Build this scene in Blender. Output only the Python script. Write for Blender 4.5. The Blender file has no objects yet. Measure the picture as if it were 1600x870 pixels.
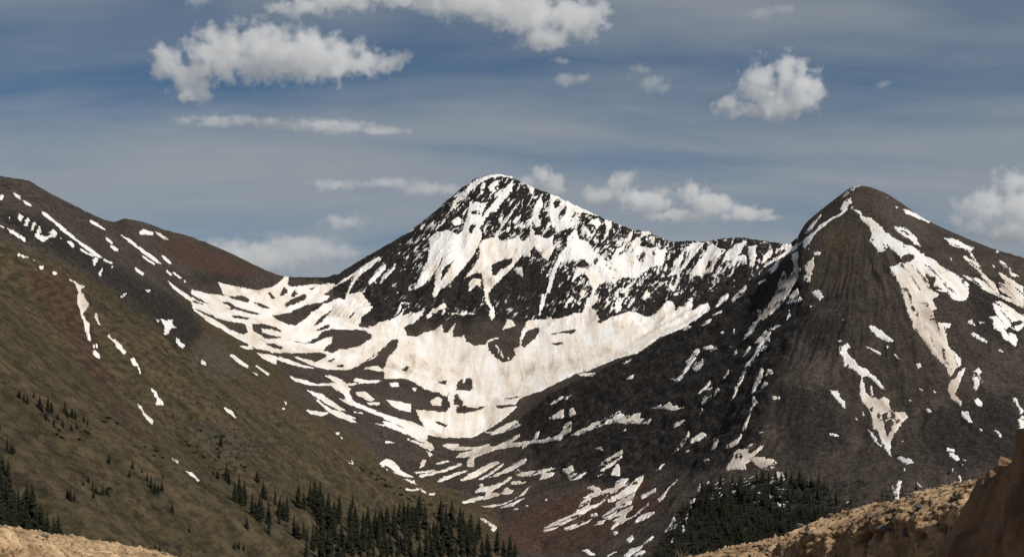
import bpy, bmesh, math, random
import numpy as np
from mathutils import Vector, Matrix

# ------------------------------------------------------------------ camera
F = 2400.0            # focal length in pixels of the 1600 px wide photograph
CX, HY = 800.0, 700.0  # principal column, horizon row
sc = bpy.context.scene
cam_d = bpy.data.cameras.new('camera')
cam_d.sensor_width = 36.0
cam_d.lens = F / 1600 * 36.0
cam_d.shift_y = (HY - 435.0) / 1600.0
cam_d.clip_start = 0.1
cam_d.clip_end = 200000.0
cam = bpy.data.objects.new('camera', cam_d)
sc.collection.objects.link(cam)
cam.location = (0, 0, 0)
cam.rotation_euler = (math.radians(90), 0, 0)
sc.camera = cam

# ------------------------------------------------------------------ sun, sky, exposure
SUN_AZ = math.radians(126)     # clockwise from the view direction (+Y)
SUN_EL = math.radians(48)
sun_d = bpy.data.lights.new('sun', 'SUN')
sun_d.energy = 3.6
sun_d.angle = math.radians(0.53)
sun_d.color = (1.0, 0.93, 0.84)
sun = bpy.data.objects.new('sun', sun_d)
sc.collection.objects.link(sun)
S = Vector((math.sin(SUN_AZ) * math.cos(SUN_EL), math.cos(SUN_AZ) * math.cos(SUN_EL), math.sin(SUN_EL)))
sun.rotation_euler = S.to_track_quat('Z', 'Y').to_euler()

world = bpy.data.worlds.new('World')
sc.world = world
world.use_nodes = True
wn, wl = world.node_tree.nodes, world.node_tree.links
wn.clear()


def node(t, kind, **kw):
    n = t.nodes.new(kind)
    ins = kw.pop('ins', {})
    for k, v in kw.items():
        setattr(n, k, v)
    for k, v in ins.items():
        if hasattr(v, 'is_linked'):
            t.links.new(v, n.inputs[k])
        else:
            n.inputs[k].default_value = v
    return n


def mth(t, op, a, b=0.0, c=None, clamp=False):
    n = node(t, 'ShaderNodeMath', operation=op, use_clamp=clamp, ins={0: a, 1: b})
    if c is not None:
        if hasattr(c, 'is_linked'):
            t.links.new(c, n.inputs[2])
        else:
            n.inputs[2].default_value = c
    return n.outputs[0]


def ramp(t, fac, lo, hi, a=0.0, b=1.0):
    n = node(t, 'ShaderNodeMapRange', interpolation_type='SMOOTHSTEP', ins={0: fac, 1: lo, 2: hi, 3: a, 4: b})
    return n.outputs[0]


def mixc(t, fac, a, b, blend='MIX'):
    n = node(t, 'ShaderNodeMix', data_type='RGBA', blend_type=blend)
    for i, v in ((0, fac), (6, a), (7, b)):
        if hasattr(v, 'is_linked'):
            t.links.new(v, n.inputs[i])
        elif i == 0:
            n.inputs[i].default_value = v
        else:
            n.inputs[i].default_value = (*v, 1.0) if len(v) == 3 else v
    return n.outputs[2]


W = world.node_tree
sky = node(W, 'ShaderNodeTexSky', sky_type='NISHITA', sun_disc=False, sun_elevation=SUN_EL,
           sun_rotation=SUN_AZ, altitude=3600.0, air_density=1.0, dust_density=0.1, ozone_density=3.0)
tc = node(W, 'ShaderNodeTexCoord')
sep = node(W, 'ShaderNodeSeparateXYZ', ins={0: tc.outputs['Generated']})
dz = mth(W, 'MAXIMUM', sep.outputs[2], 0.0)
den = mth(W, 'ADD', dz, 0.12)
# a thin high cloud sheet: where each direction pierces a flat layer far overhead
layer = node(W, 'ShaderNodeCombineXYZ', ins={0: mth(W, 'DIVIDE', sep.outputs[0], den), 1: mth(W, 'DIVIDE', sep.outputs[1], den), 2: 0.0})
m1 = node(W, 'ShaderNodeMapping', ins={0: layer.outputs[0], 1: (8.3, 4.1, 0), 2: (0, 0, 0.10), 3: (0.85, 1.7, 1)})
n1 = node(W, 'ShaderNodeTexNoise', ins={'Vector': m1.outputs[0], 'Scale': 1.0, 'Detail': 8.0, 'Roughness': 0.52, 'Distortion': 0.35})
m2 = node(W, 'ShaderNodeMapping', ins={0: layer.outputs[0], 1: (2.2, 9.3, 0), 2: (0, 0, -0.06), 3: (0.5, 2.3, 1)})
n2 = node(W, 'ShaderNodeTexNoise', ins={'Vector': m2.outputs[0], 'Scale': 1.0, 'Detail': 6.0, 'Roughness': 0.55, 'Distortion': 0.4})
veil = mth(W, 'ADD', mth(W, 'MULTIPLY', n1.outputs[0], 0.68), mth(W, 'MULTIPLY', n2.outputs[0], 0.32))
low = ramp(W, sep.outputs[2], 0.27, 0.09)          # the sheet looks denser towards the horizon, seen edge-on
veil = mth(W, 'ADD', veil, mth(W, 'MULTIPLY', low, 0.17))
veil = ramp(W, veil, 0.38, 0.72, 0.0, 0.80)
skyc = mixc(W, 1.0, sky.outputs[0], (0.80, 0.95, 0.93), 'MULTIPLY')
col = mixc(W, veil, skyc, (5.5, 5.85, 6.1))
bg = node(W, 'ShaderNodeBackground', ins={0: col, 1: 0.06})
wo = node(W, 'ShaderNodeOutputWorld', ins={0: bg.outputs[0]})

vs = sc.view_settings
vs.view_transform = 'Standard'
vs.look = 'None'
vs.exposure = 0.0
vs.gamma = 1.0
vs.use_curve_mapping = False
sc.cycles.max_bounces = 8
sc.cycles.diffuse_bounces = 2
sc.cycles.volume_bounces = 8
sc.cycles.use_denoising = True
sc.cycles.volume_step_rate = 0.6

rng = np.random.default_rng(7)
random.seed(7)


# ------------------------------------------------------------------ numeric helpers
def _hash(ix, iy, seed):
    h = (ix.astype(np.int64) * 374761393 + iy.astype(np.int64) * 668265263 + seed * 974634777) & 0xFFFFFFFF
    h = ((h ^ (h >> 13)) * 1274126177) & 0xFFFFFFFF
    h = ((h ^ (h >> 16)) * 2246822519) & 0xFFFFFFFF
    return ((h ^ (h >> 15)) & 0xFFFFFF) / float(0xFFFFFF)


def noise(x, y, seed=0):
    ix, iy = np.floor(x), np.floor(y)
    fx, fy = x - ix, y - iy
    ux, uy = fx * fx * fx * (fx * (fx * 6 - 15) + 10), fy * fy * fy * (fy * (fy * 6 - 15) + 10)

    def g(dx, dy):
        a = _hash(ix + dx, iy + dy, seed) * 6.2831853
        return np.cos(a) * (fx - dx) + np.sin(a) * (fy - dy)
    a = g(0, 0) + ux * (g(1, 0) - g(0, 0))
    b = g(0, 1) + ux * (g(1, 1) - g(0, 1))
    return (a + uy * (b - a)) * 1.5      # about -1..1


def fbm(x, y, octaves=4, seed=0, gain=0.5, ridged=False):
    s, a, f = 0.0, 1.0, 1.0
    t = 0.0
    for o in range(octaves):
        n = noise(x * f + o * 17.3, y * f - o * 9.1, seed + o)
        s = s + a * ((0.45 - np.abs(n)) * 2.0 if ridged else n)
        t += a
        a *= gain
        f *= 2.03
    return s / t


def sstep(a, b, x):
    t = np.clip((x - a) / (b - a), 0, 1)
    return t * t * (3 - 2 * t)


def blur(a, r, n=2):
    r = int(r)
    for _ in range(n):
        for ax in (0, 1):
            p = np.concatenate([np.repeat(a.take([0], ax), r + 1, ax), a, np.repeat(a.take([-1], ax), r, ax)], ax)
            c = np.cumsum(p, ax)
            k = 2 * r + 1
            a = (c.take(range(k, c.shape[ax]), ax) - c.take(range(0, c.shape[ax] - k), ax)) / k
    return a


def fill_poly(img, pts, val, ox=0.0, oy=0.0, sc_=1.0):
    """even-odd scanline fill; img rows/cols in (pts - origin) * sc_ pixels"""
    P = [((x - ox) * sc_, (y - oy) * sc_) for x, y in pts]
    ys = [p[1] for p in P]
    H, Wd = img.shape
    for r in range(max(0, int(min(ys))), min(H, int(max(ys)) + 1)):
        yc = r + 0.5
        xs = []
        for (x0, y0), (x1, y1) in zip(P, P[1:] + P[:1]):
            if (y0 <= yc) != (y1 <= yc):
                xs.append(x0 + (yc - y0) / (y1 - y0) * (x1 - x0))
        xs.sort()
        for a, b in zip(xs[::2], xs[1::2]):
            i0, i1 = max(0, int(math.ceil(a - 0.5))), min(Wd, int(math.floor(b - 0.5)) + 1)
            if i1 > i0:
                img[r, i0:i1] = val


def wpt(px, py, d):
    return ((px - CX) / F * d, d, (HY - py) / F * d)


def sample(img, x, y):
    H, Wd = img.shape
    x = np.clip(x, 0, Wd - 1.001)
    y = np.clip(y, 0, H - 1.001)
    ix, iy = x.astype(int), y.astype(int)
    fx, fy = x - ix, y - iy
    return (img[iy, ix] * (1 - fx) + img[iy, ix + 1] * fx) * (1 - fy) + (img[iy + 1, ix] * (1 - fx) + img[iy + 1, ix + 1] * fx) * fy


def zone(*polys, soft=10):
    m = np.zeros((450, 820), np.float32)
    for p in polys:
        fill_poly(m, [tuple(float(v) for v in t.split(',')) for t in p.split()], 1.0, -20, -20, 0.5)
    return blur(m, soft / 4)


def zs(m, px, py):
    return sample(m, (px + 20) * 0.5, (py + 20) * 0.5)


# ------------------------------------------------------------------ the land: surveyed points (column, row, distance in metres)
LAND = {
 'near': """0,840,300 0,700,330 0,600,390 0,500,500 0,430,620 -300,840,200 -300,500,320 -300,200,560 -600,300,400 100,850,288 250,868,335 100,700,400
  100,600,500 200,800,385 200,650,560 300,700,630 300,850,400 400,800,540 400,700,760 500,850,560 500,750,800 600,860,720 600,800,860 700,850,880
  0,365,800 45,382,815 120,420,845 210,470,914 300,530,948 400,590,1023 500,655,1080 620,745,1080 720,810,1143 800,865,1177 850,910,1150 -300,240,800
  700,1000,560 760,960,800 600,1100,350 300,1200,220""",
 'ridge': """0,420,1000 120,480,1050 210,530,1120 300,590,1160 400,650,1240 500,720,1330 620,800,1340 720,862,1420
  0,358,1400 0,325,1550 100,350,1900 60,345,1700 200,420,2100 300,490,2300 120,412,1650 210,462,1850 300,520,2000 400,580,2200 500,645,2400 470,560,2900
  600,725,2500 560,660,2700 0,275,2100 45,283,2250 100,310,2600 150,335,2900 190,343,3200 250,355,3500 300,368,3700 360,392,4000 410,418,4200 440,430,4400
  -300,150,1700 -300,300,1300 300,440,3100 350,450,3600 250,400,2950 400,470,3800 400,540,3100 450,590,2900 550,640,3000 650,690,2950
  0,330,2700 100,370,3200 190,410,3900 300,440,4400 0,450,3600 200,480,4800 400,540,5300 -300,300,2700 -300,500,3800""",
 'center': """450,433,4600 500,434,4750 520,430,4800 480,500,5400 560,408,4850 600,385,4900 650,352,4950 700,315,4980 740,283,5000 775,273,5000 800,276,5000
  830,293,4990 880,310,4980 920,332,4960 960,345,4930 1010,363,4900 1050,378,4880 1080,378,4850 1130,373,4800 1180,374,4750 1235,381,4700 1300,390,4650
  1400,400,4600 1600,420,4600 1800,430,4700 560,520,5600 775,480,5900 1000,500,5700 1235,500,5500 1500,520,5500 800,640,6500 300,640,6500 1300,640,6500
  700,400,4650 800,400,4700 660,440,4550 600,450,4500 760,470,4400 850,410,4600 840,490,4430 920,420,4600 920,480,4420 1000,420,4650 1000,490,4430
  1080,440,4600 1100,480,4380 1180,430,4500 650,520,4250 700,560,4150 750,610,3950 720,680,3650 560,500,4200 520,560,3750 620,580,3850 620,650,3500
  830,600,3950 900,590,3880 950,565,4020 1000,540,4120 1060,510,4250 440,480,4250 480,530,3850 700,640,3750""",
 'right': """1345,291,3000 1320,298,3000 1290,325,2990 1265,350,2980 1245,385,2960 1255,400,2850 1262,450,2750 1270,470,2700 1235,520,2550 1200,600,2350
  1180,680,2200 1170,740,2050 1150,800,1900 1150,870,1750 1160,520,2850 1190,470,2980 1100,500,3080 1000,555,3120 930,585,3120 860,615,3120 825,642,3150 1000,650,2750
  900,680,2850 1050,600,2850 1100,700,2400 1000,760,2350 900,740,2550 850,700,2850 870,820,2250 950,830,2100 1050,830,1950
  1345,340,2880 1345,450,2600 1345,600,2300 1345,720,2050 1300,800,1800 1400,315,3000 1450,345,2950 1500,370,2900 1550,388,2850 1600,403,2800
  1700,440,2750 1900,500,2700 1450,450,2550 1450,600,2250 1450,720,1950 1550,500,2450 1550,650,2150 1600,750,1850 1800,600,2400 1800,750,2000
  1345,420,3700 1500,450,3600 1700,520,3600 1900,600,3600 1180,500,3750 1100,560,3680 1000,590,3600 930,620,3560 1245,440,3700 1000,900,1600 1300,900,1500 1500,880,1450
  1600,950,1000 1900,850,1500 1900,950,1000""",
 'valley': """660,700,3300 650,742,2850 700,772,2600 770,822,2300 820,862,2050 850,885,1900 830,960,1500 900,1100,1000 1200,1020,1000 800,1300,500 1300,1250,450 1700,1200,500
  760,690,3350 800,720,3000 820,770,2650 700,720,3050 740,745,2850""",
}
SKYLINE = """-300,150 0,275 45,282 75,300 110,318 150,338 175,347 185,345 195,341 225,347 260,360 290,367 320,378 360,395 400,415 430,428 445,432 470,433 510,433 530,427
 560,408 600,385 640,362 655,350 680,330 700,312 720,295 745,278 775,272 800,277 825,290 860,303 900,322 940,340 985,358 1010,362 1050,378 1075,376 1100,378 1130,372
 1160,371 1200,377 1235,382 1245,370 1262,345 1290,322 1310,307 1325,295 1340,290 1360,292 1385,302 1410,318 1440,340 1475,357 1510,372 1550,388 1600,403 1700,440 1900,500"""
GROUPS = list(LAND)
cp, cg = [], []
for gi, g in enumerate(GROUPS):
    for tok in LAND[g].split():
        cp.append(wpt(*[float(v) for v in tok.split(',')]))
        cg.append(gi)
cp, cg = np.array(cp), np.array(cg)

# smooth surface through the surveyed points (multiquadric), on a 10 m grid
ST = 10.0
gx = np.arange(-2800, 2801, ST)
gy = np.arange(120, 6701, ST)
KM, C2 = 1000.0, 0.05 ** 2
A = np.sqrt(((cp[:, None, :2] - cp[None, :, :2]) ** 2).sum(2) / KM ** 2 + C2)
n = len(cp)
lam = np.diag(np.full(n, -0.004))
Pm = np.c_[np.ones(n), cp[:, :2] / KM]
M = np.block([[A + lam, Pm], [Pm.T, np.zeros((3, 3))]])
sol = np.linalg.solve(M, np.r_[cp[:, 2], 0, 0, 0])
Z = np.zeros((len(gy), len(gx)))
lab = np.zeros(Z.shape, int)
for j0 in range(0, len(gy), 40):
    YY, XX = np.meshgrid(gy[j0:j0 + 40], gx, indexing='ij')
    d2 = ((XX[..., None] - cp[:, 0]) ** 2 + (YY[..., None] - cp[:, 1]) ** 2) / KM ** 2
    Z[j0:j0 + 40] = np.sqrt(d2 + C2) @ sol[:n] + sol[n] + sol[n + 1] * XX / KM + sol[n + 2] * YY / KM
    lab[j0:j0 + 40] = cg[d2.argmin(2)]
GX, GY = np.meshgrid(gx, gy)

# rough relief, then running water cuts gullies down the fall lines
rug_of = {'near': 0.35, 'ridge': 0.5, 'center': 0.75, 'right': 0.32, 'valley': 0.5}
rug = blur(np.choose(lab, [rug_of[g] for g in GROUPS]).astype(float), 12)
Z0 = Z.copy()
rug *= 1 - 0.8 * blur((lab == 2).astype(float), 6) * sstep(400, 280, Z0)
Z += rug * (14 * fbm(GX / 260, GY / 260, 5, 11) + 8 * fbm(GX / 90, GY / 90, 3, 31, ridged=True))
NB = [(-1, 0), (1, 0), (0, -1), (0, 1), (-1, -1), (-1, 1), (1, -1), (1, 1)]
Aacc = np.ones_like(Z)


def shift(a, dy, dx):
    return np.roll(np.roll(a, dy, 0), dx, 1)


for it in range(110):
    ws, tot = [], np.zeros_like(Z)
    smax = np.zeros_like(Z)
    for dy, dx in NB:
        dl = ST * (1.414 if dy and dx else 1.0)
        s = np.maximum((Z - shift(Z, -dy, -dx)) / dl, 0)
        smax = np.maximum(smax, s)
        w = s * s
        ws.append(w)
        tot += w
    tot += 1e-9
    An = np.ones_like(Z)
    for (dy, dx), w in zip(NB, ws):
        An += shift(Aacc * w / tot, dy, dx)
    Aacc = np.minimum(An, 4000)
    cut = 0.085 * rug * np.sqrt(Aacc) * np.minimum(smax, 1.2)
    Z -= np.minimum(cut, 0.4 * smax * ST)
    if it % 6 == 5:
        Z += 0.06 * (blur(Z, 1, 1) - Z)
Z = np.maximum(Z, Z0 - 16 - 10 * (lab == 2))
Z = Z + 0.5 * (blur(Z, 1, 1) - Z)

# ------------------------------------------------------------------ polar sheet of vertices over that land
cols = np.r_[np.arange(-500, -20, 8.0), np.arange(-20, 1620, 1.8), np.arange(1620, 2100, 8.0)]
rows = np.r_[np.arange(140, 600, 5.0), np.arange(600, 1300, 6.0), np.arange(1300, 2000, 7.0), np.arange(2000, 3600, 6.0), np.arange(3600, 5060, 6.5), np.arange(5060, 6600, 40.0)]
NC, NR = len(cols), len(rows)
PX, D = np.meshgrid(cols, rows)
X = (PX - CX) / F * D
gyf, gxf = (D - gy[0]) / ST, (X - gx[0]) / ST
z = sample(Z, gxf, gyf)
zb = sample(Z0, gxf, gyf)
lb = lab[np.clip(gyf.round().astype(int), 0, lab.shape[0] - 1), np.clip(gxf.round().astype(int), 0, lab.shape[1] - 1)]
rg = sample(rug, gxf, gyf)
dz_ = zone('-20,320 60,330 180,410 300,470 330,520 290,560 230,500 120,420 -20,350', '840,620 1000,540 1180,430 1250,400 1270,480 1200,600 1190,700 1100,740 980,720 860,720 820,660',
           '800,690 1000,690 1040,740 960,760 860,740', '280,420 440,430 380,450 300,450', soft=22)
dk0 = zs(dz_, PX, HY - F * zb / D)
# bedrock ribs: strata dip to the lower left on the far peak
wc = sample(blur((lab == GROUPS.index('center')).astype(float), 8), gxf, gyf) * sstep(290, 430, zb)
q = X - 0.62 * zb + 25 * fbm(X / 160, zb / 120, 2, 5)
ribs = fbm(q / 46, (zb + 0.3 * X) / 210, 3, 77, 0.55, True)
ribs2 = fbm(q / 15, (zb + 0.3 * X) / 60, 3, 177, 0.6, True)
z += wc * (7 * ribs + 6.0 * ribs2 + 2.2 * fbm(X / 8, zb / 5, 2, 178))
wr = sample(blur((lab == GROUPS.index('right')).astype(float), 8), gxf, gyf)
strat = (zb - 0.25 * X + 9 * fbm(X / 70, D / 70, 3, 195)) / 26
strat = strat - np.floor(strat)
z += dk0 * (1 - wc) * 7.0 * (sstep(0.0, 0.75, strat) - strat) * 1.6
z += wc * sstep(520, 420, zb) * 9.0 * (sstep(0.1, 0.7, strat) - strat)
z += dk0 * (6.0 * fbm((X + 0.5 * zb) / 34, (zb - 0.4 * X) / 46, 4, 191, 0.6, True) + 1.5 * fbm(X / 9, D / 9, 2, 192)) * (1 - wc)
sx_, sy_, _ = wpt(1345, 291, 3000)
rad = np.hypot(X - sx_, D - sy_)
tht = np.arctan2(X - sx_, sy_ - D)
chute = fbm(tht * 15 + 0.5 * fbm(X / 120, D / 120, 2, 93), rad / 330, 4, 94, 0.6, True)
chute2 = fbm(tht * 55, rad / 120, 2, 95, 0.6)
z += wr * (6.5 * (chute - 0.3) + 1.6 * chute2) * sstep(60, 420, rad)
z += wr * 1.2 * fbm(X / 12, D / 12, 3, 92, 0.65)
z += wr * 1.6 * fbm((X + 0.3 * D) / 40, (zb) / 90, 3, 91, 0.5, True) * sstep(1400, 1900, D)
z += rg * (4.5 * fbm(X / 48, D / 48, 3, 51, 0.55) + 2.2 * fbm(X / 15, D / 15, 2, 61, 0.6)) * sstep(200, 1500, D)
near_w = 1 - sstep(1100, 1500, D)
z += near_w * (0.9 * fbm(X / 11 + D / 30, D / 14, 4, 65, 0.6))
# bring the crest line to its surveyed heights
sk = np.array([[float(v) for v in t.split(',')] for t in SKYLINE.split()])
PY = HY - F * z / D
for _ in range(3):
    top = PY[:, :].argmin(0)
    sil = PY[top, np.arange(NC)]
    dcr = rows[top]
    err = sil - np.interp(cols, sk[:, 0], sk[:, 1])
    err = np.convolve(np.pad(err, 6, 'edge'), np.ones(13) / 13, 'valid') * 0.8 + err * 0.2
    w = sstep(160, 0, PY - sil[None]) * sstep(1200, 500, np.abs(D - dcr[None]))
    z += w * err[None] / F * D
    PY = HY - F * z / D
run = np.minimum.accumulate(PY, 0)
vis = (PY <= run + 0.8)
print('skyline error', np.abs(err[60:-60]).mean())

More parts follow.
